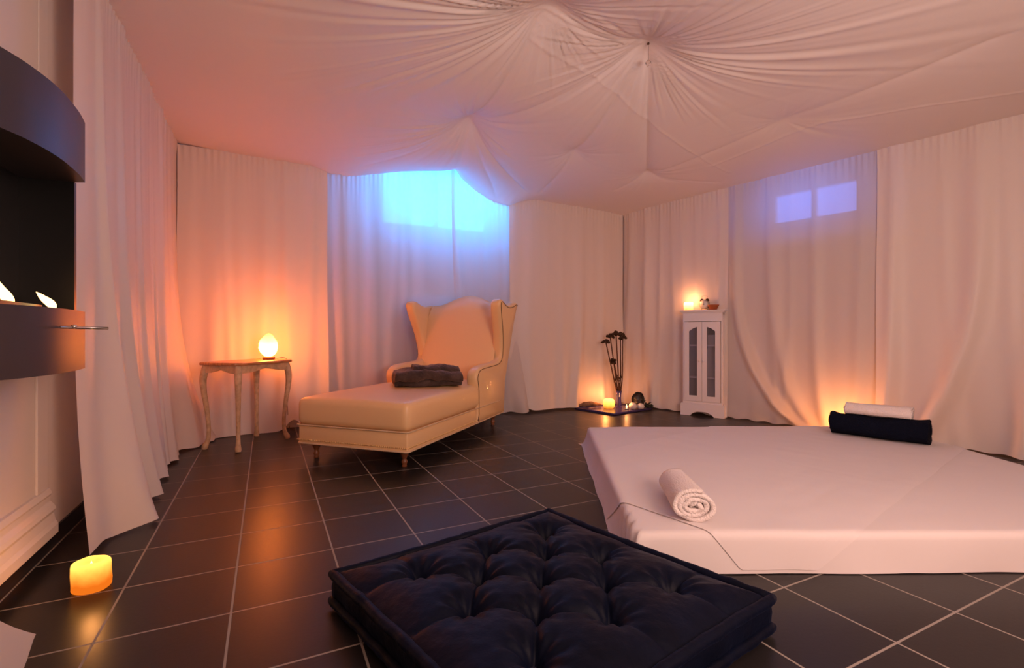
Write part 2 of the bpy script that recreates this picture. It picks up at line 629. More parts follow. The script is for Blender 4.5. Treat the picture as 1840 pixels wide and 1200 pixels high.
wallbox(bm, C1, dR, nR, QB, RB + .04, QZ0, ZW, GAP + RD, GAP + RD + .08)
wallbox(bm, C1, dR, nR, QA, QB, QZ1, ZW, GAP + RD, GAP + RD + .08)
mkbm('wall_right', bm, M['plaster'], None, False)['kind'] = 'structure'


def window(name, P, d, n, a, b_, z0, z1, off, mt):
    root = thing(name, None, None)
    root['kind'] = 'structure'
    bm = bmesh.new()
    f = 0.035
    wallbox(bm, P, d, n, a, b_, z0, z0 + f, off - .01, off + .05)
    wallbox(bm, P, d, n, a, b_, z1 - f, z1, off - .01, off + .05)
    wallbox(bm, P, d, n, a, a + f, z0 + f, z1 - f, off - .01, off + .05)
    wallbox(bm, P, d, n, b_ - f, b_, z0 + f, z1 - f, off - .01, off + .05)
    mid = (a + b_) / 2
    wallbox(bm, P, d, n, mid - .02, mid + .02, z0 + f, z1 - f, off, off + .05)
    wallbox(bm, P, d, n, a, b_, z0 - .03, z0 - .005, off - .10, off)
    mkbm('window_frame', bm, M['win_frame'], root, False)
    bm = bmesh.new()
    wallbox(bm, P, d, n, a + .01, b_ - .01, z0 + .01, z1 - .01, off + .055, off + .065)
    mkbm('window_pane', bm, mt, root, False)
    return root


window('window_1', C0, dB, nB, PA, PB, PZ0, PZ1, GAP + ND, M['win_blue'])
window('window_2', C1, dR, nR, QA, QB, QZ0, QZ1, GAP + RD, M['win_blue2'])

# skirting and panel moulding on the left wall near the fireplace
tL = lambda Y: (C0.y - Y) / -dL.y
bm = bmesh.new()
wallbox(bm, C0, dL, nL, 0.02, tL(-1.15), 0, 0.07, GAP - .008, GAP)
mkbm('baseboard_left', bm, M['black_tile'], None, False)['kind'] = 'structure'
bm = bmesh.new()
ta, tb = tL(1.93), tL(0.2)
prof = [(0.0, 0.07), (0.036, 0.07), (0.036, 0.105), (0.028, 0.12), (0.022, 0.15), (0.030, 0.165), (0.024, 0.18), (0.012, 0.195), (0.012, 0.215), (0.018, 0.225), (0.010, 0.245), (0.0, 0.245)]
for tt in (ta, tb):
    pass
va = []
for tt in (ta, tb):
    row = []
    for dn, z in prof:
        p = C0 + dL * tt - nL * (GAP - dn)
        row.append(bm.verts.new((p.x, p.y, z)))
    va.append(row)
for i in range(len(prof) - 1):
    bm.faces.new([va[0][i], va[0][i + 1], va[1][i + 1], va[1][i]])
bm.faces.new(va[0]); bm.faces.new(va[1][::-1])
# upright moulding
wallbox(bm, C0, dL, nL, ta + .08, ta + .105, 0.245, 0.72, GAP - .008, GAP)
wallbox(bm, C0, dL, nL, ta, ta + .08, 0.07, ZW, GAP - .004, GAP)
o = mkbm('trim_1', bm, M['trim'], None, False); o['kind'] = 'structure'
bevel_mod(o, 0.003)

# ------------------------------------------------------------------ ceiling drape
win_prof_px = [(560, 308), (600, 315), (623, 318.5), (655, 316), (694, 311), (735, 304), (767, 297.5), (795, 290), (810, 286), (818, 303), (828, 320), (840, 332), (851, 342), (868, 354), (886, 364), (900, 369), (913, 371), (935, 364), (965, 362)]


def onB(px):
    k = (px - 920) / F
    t = (k * C0.y - C0.x) / (dB.x - k * dB.y)
    return t, C0.y + dB.y * t


wp = []
for px, py in win_prof_px:
    t, Y = onB(px)
    wp.append((t, H + (600 - py) / F * Y))
wp = np.array(wp)


def zback(t):
    ends = 2.355 + (2.295 - 2.355) * np.clip(np.asarray(t) / 4.5, 0, 1)
    zi = np.interp(t, wp[:, 0], wp[:, 1])
    k = np.clip((np.asarray(t) - wp[0, 0]) / .12, 0, 1) * np.clip((wp[-1, 0] - np.asarray(t)) / .15, 0, 1)
    return ends * (1 - k) + zi * k


def zright(s):
    return 2.295 + 0.03 * np.clip(np.asarray(s) / 3.0, 0, 1.5)


def zleft(t):
    return 2.36 + 0.0 * np.asarray(t)


pins = [  # px, py, z, fold angle centre (deg), spread, long fold reach, own tent radius
    ('S1', 985, 4, 2.66), ('S2', 1165, 76, 2.66), ('S3', 842, 208, 2.56), ('S4', 1032, 268, 2.44), ('S5', 1162, 303, 2.41), ('S6', 1405, 212, 2.405),
]
PX = {k: G(px, py, z) for k, px, py, z in pins}
Wp = C0 + dB * onB(810)[0]
L_ = {'S1': .75, 'S2': .75, 'S3': .42, 'S4': .18, 'S5': .15, 'S6': .35}

NU, NV = 520, 620
u = np.linspace(0, 1, NU)[:, None]; v = np.linspace(0, 1, NV)[None, :]
c0, c1, c2, c3 = [np.array([c.x, c.y]) for c in (C0, C1, C2, C3)]
P2 = (c0[None, None] * ((1 - u) * (1 - v))[..., None] + c1[None, None] * (u * (1 - v))[..., None] + c2[None, None] * (u * v)[..., None] + c3[None, None] * ((1 - u) * v)[..., None])
Xc, Yc = P2[..., 0], P2[..., 1]


def seg_d(X, Y, a, b_):
    dx, dy = b_[0] - a[0], b_[1] - a[1]
    L2 = dx * dx + dy * dy
    t = np.clip(((X - a[0]) * dx + (Y - a[1]) * dy) / L2, 0, 1)
    return np.hypot(X - a[0] - t * dx, Y - a[1] - t * dy), t


def ceil_base(X, Y):
    tB = (X - C0.x) * dB.x + (Y - C0.y) * dB.y
    dBk = (X - C0.x) * nB.x + (Y - C0.y) * nB.y
    tR = (X - C1.x) * dR.x + (Y - C1.y) * dR.y
    dRk = (X - C1.x) * nR.x + (Y - C1.y) * nR.y
    dLk = (X - C0.x) * nL.x + (Y - C0.y) * nL.y
    dmin = np.minimum(np.minimum(np.abs(dBk), np.abs(dRk)), np.abs(dLk))
    z = 2.33 + 0 * X
    z = z + (zback(tB) - 2.33) * np.exp(-np.abs(dBk) / 0.22)
    z = z + (zright(tR) - 2.33) * np.exp(-np.abs(dRk) / 0.35)
    z = z + (zleft(0) - 2.33) * np.exp(-np.abs(dLk) / 0.35)
    return z, dmin


def tent(X, Y, k):
    p = PX[k]
    r = np.hypot(X - p.x, Y - p.y)
    return np.exp(-np.sqrt(r * r + .0004) / L_[k] * 1.5), r


names = [p[0] for p in pins]
bz = np.array([float(ceil_base(np.array(PX[k].x), np.array(PX[k].y))[0]) for k in names])
A = np.array([[float(tent(np.array(PX[i].x), np.array(PX[i].y), j)[0]) for j in names] for i in names])
hh = np.linalg.solve(A, np.array([PX[k].z for k in names]) - bz)

Z, dmin = ceil_base(Xc, Yc)
wall_fade = np.clip(dmin / .35, 0, 1); wall_fade = wall_fade * wall_fade * (3 - 2 * wall_fade)
tents = 0 * Z
for k, h_ in zip(names, hh):
    t_, r_ = tent(Xc, Yc, k)
    tents += h_ * t_
Z += tents * np.where(np.array(True), wall_fade, 1)


def folds(k, n, amp, reach, a0=None, spread=None, seed=0, base=0.25):
    global Z
    p = PX[k] if k in PX else Vector((Wp.x, Wp.y, 0))
    dx, dy = Xc - p.x, Yc - p.y
    r = np.hypot(dx, dy)
    th = np.arctan2(dy, dx)
    rs = np.random.RandomState(seed)
    wgt = 1.0
    if a0 is not None:
        d = np.angle(np.exp(1j * (th - math.radians(a0))))
        wgt = base + (1 - base) * np.exp(-(d / math.radians(spread)) ** 2)
    ph = rs.rand(6) * 6.28
    tw = th + .10 * np.sin(3 * th + ph[0]) + .05 * np.sin(7 * th + ph[1])
    s = np.sin(n * tw + ph[2]) * (.55 + .45 * np.sin(5 * th + ph[3])) + .5 * np.sin(n * .57 * tw + ph[4]) + .3 * np.sin(n * 1.6 * tw + ph[5])
    # individual folds end at different lengths
    rl = reach * (.55 + .45 * np.sin(11 * th + ph[1]) * np.sin(17 * th + ph[4]) + .25)
    env = np.exp(-(r / (rl * wgt + .05)) ** 2 * 1.2) * np.clip((r - .03) / .25, 0, 1)
    Z += amp * s * env * wall_fade


def ang(px, py, k, z=2.35):
    q = G(px, py, z)
    return math.degrees(math.atan2(q.y - PX[k].y, q.x - PX[k].x))


folds('S1', 60, .0090, 1.5, ang(640, 60, 'S1'), 42, 1, .35)
folds('S2', 60, .0085, 1.35, ang(1640, 40, 'S2'), 45, 2, .42)
folds('S3', 34, .0075, .75, ang(700, 240, 'S3'), 80, 3, .5)
folds('S4', 18, .004, .25, None, None, 4)
folds('S5', 16, .004, .30, None, None, 5)
folds('S6', 14, .004, .65, ang(1700, 180, 'S6'), 50, 6, .3)


def ridge(a, b_, h_, w_, sign=1):
    global Z
    d, t = seg_d(Xc, Yc, a, b_)
    env = np.clip(t / .08, 0, 1) * np.clip((1 - t) / .08, 0, 1)
    Z += sign * h_ * np.exp(-d / w_) * env * np.clip(dmin / .05, 0, 1)


def q2(px, py, z=2.36):
    g = G(px, py, z)
    return (g.x, g.y)


g2 = lambda k: (PX[k].x, PX[k].y)
ridge(g2('S1'), g2('S3'), .030, .05)
ridge(g2('S1'), g2('S2'), .020, .05)
ridge(g2('S2'), g2('S3'), .018, .04)
ridge(g2('S2'), g2('S4'), .024, .04)
ridge(g2('S4'), q2(966, 352, 2.3), .022, .035)
ridge(g2('S2'), g2('S5'), .030, .04)
ridge(g2('S5'), g2('S6'), .010, .035)
ridge(g2('S6'), q2(1840, 20, 2.42), .013, .05)
ridge(g2('S3'), (Wp.x, Wp.y), .020, .05)
ridge(g2('S3'), q2(950, 350, 2.3), .028, .035)
ridge(g2('S3'), q2(895, 355, 2.3), .018, .03)
ridge(g2('S3'), q2(600, 312, 2.31), .012, .05)
ridge(g2('S5'), q2(1100, 340, 2.33), .010, .03)
ridge(g2('S5'), q2(1300, 325, 2.33), .008, .03)
# stitched seams running across the cloth
seam = [q2(950, 95, 2.5), q2(1040, 150, 2.45), q2(1160, 220, 2.42), q2(1240, 265, 2.38), q2(1310, 300, 2.36)]
for i in range(len(seam) - 1):
    d, t = seg_d(Xc, Yc, seam[i], seam[i + 1])
    Z -= .004 * np.exp(-(d / .012) ** 2)
seam = [q2(1280, 285, 2.38), q2(1480, 205, 2.4), q2(1660, 160, 2.42), q2(1840, 125, 2.44)]
for i in range(len(seam) - 1):
    d, t = seg_d(Xc, Yc, seam[i], seam[i + 1])
    Z -= .004 * np.exp(-(d / .015) ** 2)
# small ruffles where the cloth is tacked to the wall
along = (Xc - C0.x) * dL.x + (Yc - C0.y) * dL.y
Z += .006 * np.sin(along * 95 + 2 * np.sin(along * 21)) * np.exp(-np.abs((Xc - C0.x) * nL.x + (Yc - C0.y) * nL.y) / .03)
# gentle billow between the tacks
Z -= .030 * np.sin(np.clip(dmin / 1.4, 0, 1) * PI) * np.exp(-tents * 6)
cl = np_grid('ceiling_drape', np.dstack([Xc, Yc, Z]), M['ceil'])
tagm(cl, 'white cloth ceiling pinned up in stars with radiating folds', 'ceiling drape')


# ------------------------------------------------------------------ curtains
def niche_push(t, z):      # the chaise back presses the cloth into the window niche
    k = np.clip((1.25 - z) / .35, 0, 1); k = k * k * (3 - 2 * k)
    return -.27 * k * np.exp(-((t - 2.17) / .33) ** 4)



def curtain(name, label, P, d, n, t0, t1, ztop, seed, ridges=(), amp=.018, wl=.16, flare=.05, fp=5, hem=None, kick0=0, kick1=0, kp=5,
            m=None, base=.012, zoff=.006, edge0=0, edge1=0, gather=.006, nz_=110, zmin=.004, fl=None, push=None):
    rs = np.random.RandomState(seed)
    L = t1 - t0
    nx = max(24, int(L / .0095))
    s = np.linspace(0, L, nx)[:, None]
    w_ = np.linspace(0, 1, nz_)[None, :]                # 0 at top
    w_ = w_ ** 1.0
    zt = ztop(t0 + s) + zoff
    hz = (hem(t0 + s) if hem else 0 * s) + zmin
    z = zt + (hz - zt) * w_
    q = np.clip(w_ + 0 * s, 0, 1)
    off = base + 0 * q
    # broad soft pleats whose lines drift sideways towards the hem
    x = .0
    while x < L:
        x += wl * (.5 + rs.rand())
        a = amp * (.5 + rs.rand())
        wd = wl * (.16 + .22 * rs.rand())
        dr = (rs.rand() - .5) * .25
        cx = x + dr * q ** 3
        off = off + a * (.45 + .75 * q) * np.exp(-((s - cx) / (wd * (1 + .5 * q))) ** 2)
    for r0, r1, rp, ra, rw in ridges:                  # (t at top, t at hem, power, height, width)
        cx = (r0 - t0) + (r1 - r0) * q ** rp
        off = off + ra * (.25 + .75 * q) * np.exp(-((s - cx) / rw) ** 2)
    fr = np.sin(2 * PI * s / .045 + 2.3 * np.sin(s * 9 + seed)) * gather
    off = off + (fr + abs(gather)) * np.exp(-(zt - z) / .10)
    nf = 1 + .5 * np.sin(s * 5.1 + seed) + .3 * np.sin(s * 13 + 2 * seed)
    off = off + (flare * nf + (fl(t0 + s) if fl else 0)) * q ** fp
    sk = s + kick0 * (1 - s / L) ** 2 * q ** kp + kick1 * (s / L) ** 2 * q ** kp
    sk = sk + .012 * np.sin(7 * q + seed + s * 6) * q
    ed = .02 * np.sin(q * 9 + seed)
    off = off + edge0 * np.exp(-(s / .05) ** 2) * (.3 + q) + edge1 * np.exp(-((L - s) / .05) ** 2) * (.3 + q)
    off = np.maximum(off, .004)
    if push: off = off + push(t0 + s, z)
    if not hem:
        z = z + .012 * (np.sin(s * 17 + seed) ** 2) * q ** 30 + .004
    tt = t0 + sk
    X = P.x + d.x * tt + n.x * off
    Y = P.y + d.y * tt + n.y * off
    o = np_grid(name, np.dstack([X, Y, z]), m or M['curtain'])
    tagm(o, label, 'curtain', None)
    return o


GR = 'white floor-length curtains around the room'
# left wall
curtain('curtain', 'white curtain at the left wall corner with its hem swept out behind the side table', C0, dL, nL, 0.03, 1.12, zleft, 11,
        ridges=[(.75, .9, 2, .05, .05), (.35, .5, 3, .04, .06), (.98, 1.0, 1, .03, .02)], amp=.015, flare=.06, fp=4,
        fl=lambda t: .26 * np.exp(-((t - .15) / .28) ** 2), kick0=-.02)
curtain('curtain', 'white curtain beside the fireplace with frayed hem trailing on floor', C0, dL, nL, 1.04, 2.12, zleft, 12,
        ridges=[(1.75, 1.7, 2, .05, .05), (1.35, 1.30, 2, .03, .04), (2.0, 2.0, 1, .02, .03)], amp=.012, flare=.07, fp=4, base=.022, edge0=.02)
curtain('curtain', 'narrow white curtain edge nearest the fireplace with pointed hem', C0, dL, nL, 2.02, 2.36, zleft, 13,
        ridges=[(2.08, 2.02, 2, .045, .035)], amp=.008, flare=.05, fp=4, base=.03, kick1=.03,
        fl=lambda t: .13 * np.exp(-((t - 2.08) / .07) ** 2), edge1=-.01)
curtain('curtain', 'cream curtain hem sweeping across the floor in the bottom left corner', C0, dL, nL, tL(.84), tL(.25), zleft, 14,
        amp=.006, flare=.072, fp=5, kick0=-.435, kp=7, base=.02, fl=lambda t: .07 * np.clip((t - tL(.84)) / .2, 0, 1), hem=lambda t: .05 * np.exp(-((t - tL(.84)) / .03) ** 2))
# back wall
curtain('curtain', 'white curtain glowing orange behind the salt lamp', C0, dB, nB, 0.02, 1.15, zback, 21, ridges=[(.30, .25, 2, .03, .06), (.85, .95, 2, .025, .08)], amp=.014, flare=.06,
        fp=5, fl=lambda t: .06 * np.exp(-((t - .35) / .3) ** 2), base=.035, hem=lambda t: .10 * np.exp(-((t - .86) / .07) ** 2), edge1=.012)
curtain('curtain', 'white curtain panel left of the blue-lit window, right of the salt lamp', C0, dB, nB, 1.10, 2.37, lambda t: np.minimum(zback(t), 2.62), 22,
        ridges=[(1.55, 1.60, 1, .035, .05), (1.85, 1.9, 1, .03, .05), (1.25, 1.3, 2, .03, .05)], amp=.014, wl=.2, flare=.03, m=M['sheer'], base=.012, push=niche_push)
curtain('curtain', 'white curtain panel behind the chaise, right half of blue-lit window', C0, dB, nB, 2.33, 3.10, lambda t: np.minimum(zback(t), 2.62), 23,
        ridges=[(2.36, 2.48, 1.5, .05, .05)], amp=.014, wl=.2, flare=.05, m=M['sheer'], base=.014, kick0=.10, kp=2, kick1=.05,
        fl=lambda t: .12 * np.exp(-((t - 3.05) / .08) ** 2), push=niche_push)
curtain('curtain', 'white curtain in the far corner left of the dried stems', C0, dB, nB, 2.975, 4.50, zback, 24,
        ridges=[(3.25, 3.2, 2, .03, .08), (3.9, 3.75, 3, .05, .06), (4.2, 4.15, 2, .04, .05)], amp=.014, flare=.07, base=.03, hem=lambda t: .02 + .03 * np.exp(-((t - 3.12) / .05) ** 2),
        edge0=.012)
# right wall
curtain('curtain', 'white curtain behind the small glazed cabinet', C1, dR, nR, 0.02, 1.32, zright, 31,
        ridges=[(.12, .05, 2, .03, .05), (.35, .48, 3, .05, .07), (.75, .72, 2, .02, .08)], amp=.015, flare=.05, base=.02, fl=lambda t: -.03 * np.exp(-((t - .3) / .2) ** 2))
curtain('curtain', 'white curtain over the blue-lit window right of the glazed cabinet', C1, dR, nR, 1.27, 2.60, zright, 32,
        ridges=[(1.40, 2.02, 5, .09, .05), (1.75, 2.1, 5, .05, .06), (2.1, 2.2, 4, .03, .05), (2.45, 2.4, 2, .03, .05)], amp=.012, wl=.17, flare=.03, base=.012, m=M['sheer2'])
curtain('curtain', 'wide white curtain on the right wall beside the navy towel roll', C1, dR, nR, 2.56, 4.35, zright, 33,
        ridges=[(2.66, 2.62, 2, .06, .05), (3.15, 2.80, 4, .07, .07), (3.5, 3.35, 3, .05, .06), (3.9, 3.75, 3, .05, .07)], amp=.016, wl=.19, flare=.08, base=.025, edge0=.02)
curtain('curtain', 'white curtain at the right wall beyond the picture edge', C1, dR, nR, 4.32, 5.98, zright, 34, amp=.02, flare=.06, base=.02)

# ------------------------------------------------------------------ wall fireplace
fx = [(-1.25, 0.96), (-1.285, 1.05), (-1.300, 1.16), (-1.303, 1.247), (-1.312, 1.33), (-1.347, 1.452), (-1.419, 1.600), (-1.482, 1.70)]
fp_ = thing('wall_fireplace', 'dark curved wall-hung fireplace with open firebox at the left edge', 'fireplace', (-1.5, 1.35, 0.72))
base_off = Vector((-1.5, 1.35, 0.72))
arc = catmull([(a, b_, 0) for a, b_ in fx], 6)
wall_pt = lambda Y: (-0.773 - .492 * Y) - GAP / .897 + .004


def band(name, z0, z1, m, thick=None):
    outer = [(p.x, p.y) for p in arc]
    if thick is None:
        poly = outer + [(wall_pt(1.70), 1.70), (wall_pt(.96), .96)]
    else:
        inner = []
        for i, p in enumerate(arc):
            t = (arc[min(i + 1, len(arc) - 1)] - arc[max(i - 1, 0)]).normalized()
            nn = Vector((-t.y, t.x, 0))
            if nn.x > 0: nn = -nn
            inner.append((p.x + nn.x * thick, p.y + nn.y * thick))
        poly = outer + inner[::-1]
    bm = prism_bm([(x - base_off.x, y - base_off.y) for x, y in poly], z0 - base_off.z, z1 - base_off.z)
    o = mkbm(name, bm, m, fp_, True)
    auto_smooth(o, 40)
    return o


band('lower_band', 0.722, 0.917, M['fire_steel'])
band('upper_band', 1.366, 1.572, M['fire_steel'])
# firebox: back plate, end plate, with a seam, inside the opening
bm = bmesh.new()
bo = C0 - Vector((base_off.x, base_off.y))
for (ta_, tb_, o0, o1) in ((tL(1.685), tL(.97), GAP - .02, GAP - .004), (tL(1.685), tL(1.667), GAP - .165, GAP - .02), (tL(.99), tL(.97), GAP - .15, GAP - .02)):
    wallbox(bm, bo, dL, nL, ta_, tb_, .915 - .72, 1.368 - .72, o0, o1)
mkbm('firebox', bm, M['fire_black'], fp_, False)
bm = bmesh.new()
wallbox(bm, bo, dL, nL, tL(1.5), tL(1.1), .905 - .72, .93 - .72, GAP - .14, GAP - .07)
mkbm('burner', bm, M['fire_black'], fp_, False)


def flame(px, py_base, Y, h_, lean, wd):
    b0 = PD(px, py_base, Y)
    pts, rad = [], []
    for i in range(12):
        t = i / 11
        pts.append(b0 - base_off + Vector((lean * t * t * .5 + .004 * math.sin(7 * t), lean * t * t, h_ * t)))
        rad.append(wd * (math.sin(PI * (0.12 + .88 * t)) ** .8) * (1 - .35 * t) + .0006)
    V, Fc = tube_data(pts, rad, 12)
    o = mk('flame', V, Fc, M['flame'], fp_)
    return o


flame(14, 553, 1.36, .075, -.02, .015)
flame(93, 556, 1.53, .052, -.035, .013)
q = PD(108, 588, 1.46); q2_ = PD(194, 590, 1.57)
tube('damper_rod', [q - base_off, q2_ - base_off], .0042, M['chrome'], fp_)
k_ = PD(133, 587, 1.49) - base_off
lathe('rod_knob', [(0.001, -.007), (.006, -.005), (.008, 0), (.006, .005), (.001, .007)], M['chrome'], fp_, 14, tuple(k_))
light('flame_glow', 'POINT', (-1.40, 1.45, 1.02), (1, .40, .12), 0.22, .03)

# ------------------------------------------------------------------ side table
tbl = thing('side_table', 'small wooden side table with curved legs and honey top', 'table', (0, 0, 0))
L2 = G(428, 812); L1 = G(390, 802); L4 = G(525, 785)
ex = (L4 - L2); wx = ex.length; ex.normalize()
ey = Vector((-ex.y, ex.x, 0)); wy = 0.30
wx = 0.47
tbl.location = L2
tbl.rotation_euler = (0, 0, math.atan2(ex.y, ex.x))
ZT = .635
# top with serpentine edge, clipped corners
ov = .045
out = []
def side(n_, a, b_, bul):
    a = Vector((*a, 0)); b_ = Vector((*b_, 0)); d = (b_ - a); nn = Vector((d.y, -d.x, 0)).normalized()
    r = []
    for i in range(n_):
        t = i / n_
        r.append(a + d * t + nn * bul * (math.sin(PI * t) ** 2 - .3 * math.sin(3 * PI * t) ** 2))
    return r
x0, x1, y0, y1 = -ov, wx + ov, -ov, wy + ov
cc = .035
poly = []
poly += side(14, (x0 + cc, y0), (x1 - cc, y0), .012)
poly += side(4, (x1 - cc, y0), (x1, y0 + cc), -.006)
poly += side(10, (x1, y0 + cc), (x1, y1 - cc), .010)
poly += side(4, (x1, y1 - cc), (x1 - cc, y1), -.006)
poly += side(14, (x1 - cc, y1), (x0 + cc, y1), .012)
poly += side(4, (x0 + cc, y1), (x0, y1 - cc), -.006)
poly += side(10, (x0, y1 - cc), (x0, y0 + cc), .010)
poly += side(4, (x0, y0 + cc), (x0 + cc, y0), -.006)
o = mkbm('tabletop', prism_bm([(p.x, p.y) for p in poly], ZT - .020, ZT), M['wood_top'], tbl)
bevel_mod(o, .006, 3); auto_smooth(o)
# apron boards with scalloped lower edges
bm = bmesh.new()
def apron(along, a, b_, c_, t=.016):
    pl = []
    n_ = 16
    for i in range(n_ + 1):
        s = i / n_
        z = ZT - .075 + .022 * math.sin(PI * s) ** 2 - .008 * abs(math.sin(2 * PI * s))
        pl.append((a + (b_ - a) * s, z))
    pl += [(b_, ZT - .02), (a, ZT - .02)]
    lo, hi = [], []
    for s, z in pl:
        if along == 'x':
            lo.append(bm.verts.new((s, c_, z))); hi.append(bm.verts.new((s, c_ + t, z)))
        else:
            lo.append(bm.verts.new((c_, s, z))); hi.append(bm.verts.new((c_ + t, s, z)))
    bm.faces.new(lo); bm.faces.new(hi[::-1])
    for i in range(len(pl)):
        j = (i + 1) % len(pl)
        bm.faces.new([lo[i], hi[i], hi[j], lo[j]])
apron('x', 0, wx, -.018); apron('x', 0, wx, wy + .002)
apron('y', 0, wy, -.018); apron('y', 0, wy, wx + .002)
mkbm('apron', bm, M['limed'], tbl, False)
for (lx, ly) in ((0, 0), (wx, 0), (0, wy), (wx, wy)):
    sx = -1 if lx == 0 else 1
    sy = -1 if ly == 0 else 1
    dd = Vector((sx, sy, 0)).normalized()
    prof = [(.615, .000, .024), (.56, .014, .025), (.50, .022, .023), (.42, .017, .0195), (.30, .000, .0165), (.18, -.012, .0145), (.09, -.012, .0145), (.045, -.002, .017), (.020, .010, .021), (.001, .014, .018)]
    pts = catmull([Vector((lx, ly, 0)) - dd * .006 + dd * o_ + Vector((0, 0, z)) for z, o_, r in prof], 4)
    rad = [Vector((r, 0, 0)) for z, o_, r in prof]
    rad = [max(.003, a.x) for a in catmull(rad, 4)]
    V, Fc = tube_data(pts, rad, 14)
    mk('leg', V, Fc, M['limed'], tbl)

# salt lamp
lp = PD(483, 600, 3.93); 
lamp = thing('salt_lamp', 'glowing salt crystal lamp on the side table', 'lamp', (lp.x, lp.y, ZT + .001))
lathe('lamp_base', [(.001, 0), (.044, 0), (.047, .006), (.045, .018), (.038, .022), (.001, .022)], M['wood_base'], lamp, 28)
bm = bmesh.new()
bmesh.ops.create_icosphere(bm, subdivisions=4, radius=1)
for v_ in bm.verts:
    p = v_.co.copy()
    z = (p.z + 1) / 2
    r = .082 * (1 - .50 * z ** 2.0) * (1 - .22 * (1 - z) ** 3)
    n_ = noise.noise(p * 1.6) * .20 + noise.noise(p * 4) * .08
    p.x *= r * (1 + n_); p.y *= r * (1 + n_)
    v_.co = (p.x, p.y, .021 + z * .187 + .006 * noise.noise(p * 3))
mkbm('salt_crystal', bm, M['salt'], lamp)
light('lamp_bulb_glow', 'POINT', (lp.x, lp.y, ZT + .34), (1, .17, .03), 8.0, .06)
inv = Matrix.Rotation(0, 3, 'Z')
pts = [Vector((0.03, .03, .006)), Vector((.05, .10, .004)), Vector((.07, .20, .004)), Vector((.085, .27, -.03)), Vector((.08, .28, -.2)), Vector((.09, .27, -.45)), Vector((.10, .30, -.60)), Vector((.12, .36, -.631))]
Rt = Matrix.Rotation(0.25, 3, 'Z')
tube('cord', catmull([Rt @ p for p in pts], 6), .0022, M['cord'], lamp, 6)

# ------------------------------------------------------------------ chaise
ch = thing('chaise_longue', 'champagne leatherette wingback chaise longue with nailhead trim', 'chaise', (-.64, 3.0, 0), math.atan2(.942, .335))
LX, WY = 1.66, .84
ZB = .11


def soft_block(name, x0, x1, y0, y1, z0, z1, r, crown, mt, parent, sub=5):
    nx, ny = 60, 34
    bm = bmesh.new()
    add_box(bm, x0, x1, y0, y1, z0, z1)
    bmesh.ops.bevel(bm, geom=bm.edges[:], offset=r, segments=sub, profile=0.5, affect='EDGES')
    bmesh.ops.subdivide_edges(bm, edges=[e for e in bm.edges if e.calc_length() > .12], cuts=14, use_grid_fill=True)
    for v_ in bm.verts:
        sx = (v_.co.x - x0) / (x1 - x0); sy = (v_.co.y - y0) / (y1 - y0)
        k = max(0, math.sin(PI * min(max(sx, 0), 1))) ** .5 * max(0, math.sin(PI * min(max(sy, 0), 1))) ** .5
        if v_.co.z > (z0 + z1) / 2:
            v_.co.z += crown * k
            v_.co.z += .004 * noise.noise(v_.co * 5)
        else:
            pass
    return mkbm(name, bm, mt, parent)


rbox('base_rail', 0, LX, 0, WY, ZB, .235, .012, M['gold_vinyl'], ch, 3)
soft_block('seat_cushion', -.012, LX - .12, -.010, WY + .010, .232, .415, .045, .022, M['gold_vinyl'], ch)
# piping round the seat joint and along the lower edge
def loop_pts(x0, x1, y0, y1, z, r=.02):
    p = []
    for cx, cy, a0 in ((x1 - r, y1 - r, 0), (x0 + r, y1 - r, 90), (x0 + r, y0 + r, 180), (x1 - r, y0 + r, 270)):
        for k in range(5):
            a = math.radians(a0 + 90 * k / 4)
            p.append(Vector((cx + r * math.cos(a), cy + r * math.sin(a), z)))
    p.append(p[0])
    return p
tube('piping', loop_pts(-.010, LX, -.010, WY + .01, .236), .0055, M['gold_pipe'], ch, 8)
tube('piping', loop_pts(-.004, LX + .004, -.004, WY + .004, ZB + .004), .006, M['gold_pipe'], ch, 8)
# nail heads in a row (one mesh, a surface trim)
bm = bmesh.new()
def nails(pts, r=.0058, out=(0, 0, 0)):
    for p in pts:
        mt_ = Matrix.Translation(p)
        bmesh.ops.create_icosphere(bm, subdivisions=1, radius=r, matrix=mt_)
for i in range(int(WY / .014)):
    nails([(-.001, .01 + i * .0142, ZB + .026)])
for i in range(int(LX / .016)):
    nails([(.01 + i * .016, -.001, ZB + .026)])
    nails([(.01 + i * .016, WY + .001, ZB + .026)])
o = mkbm('nailhead_trim', bm, M['brass'], ch); o['kind'] = 'stuff'

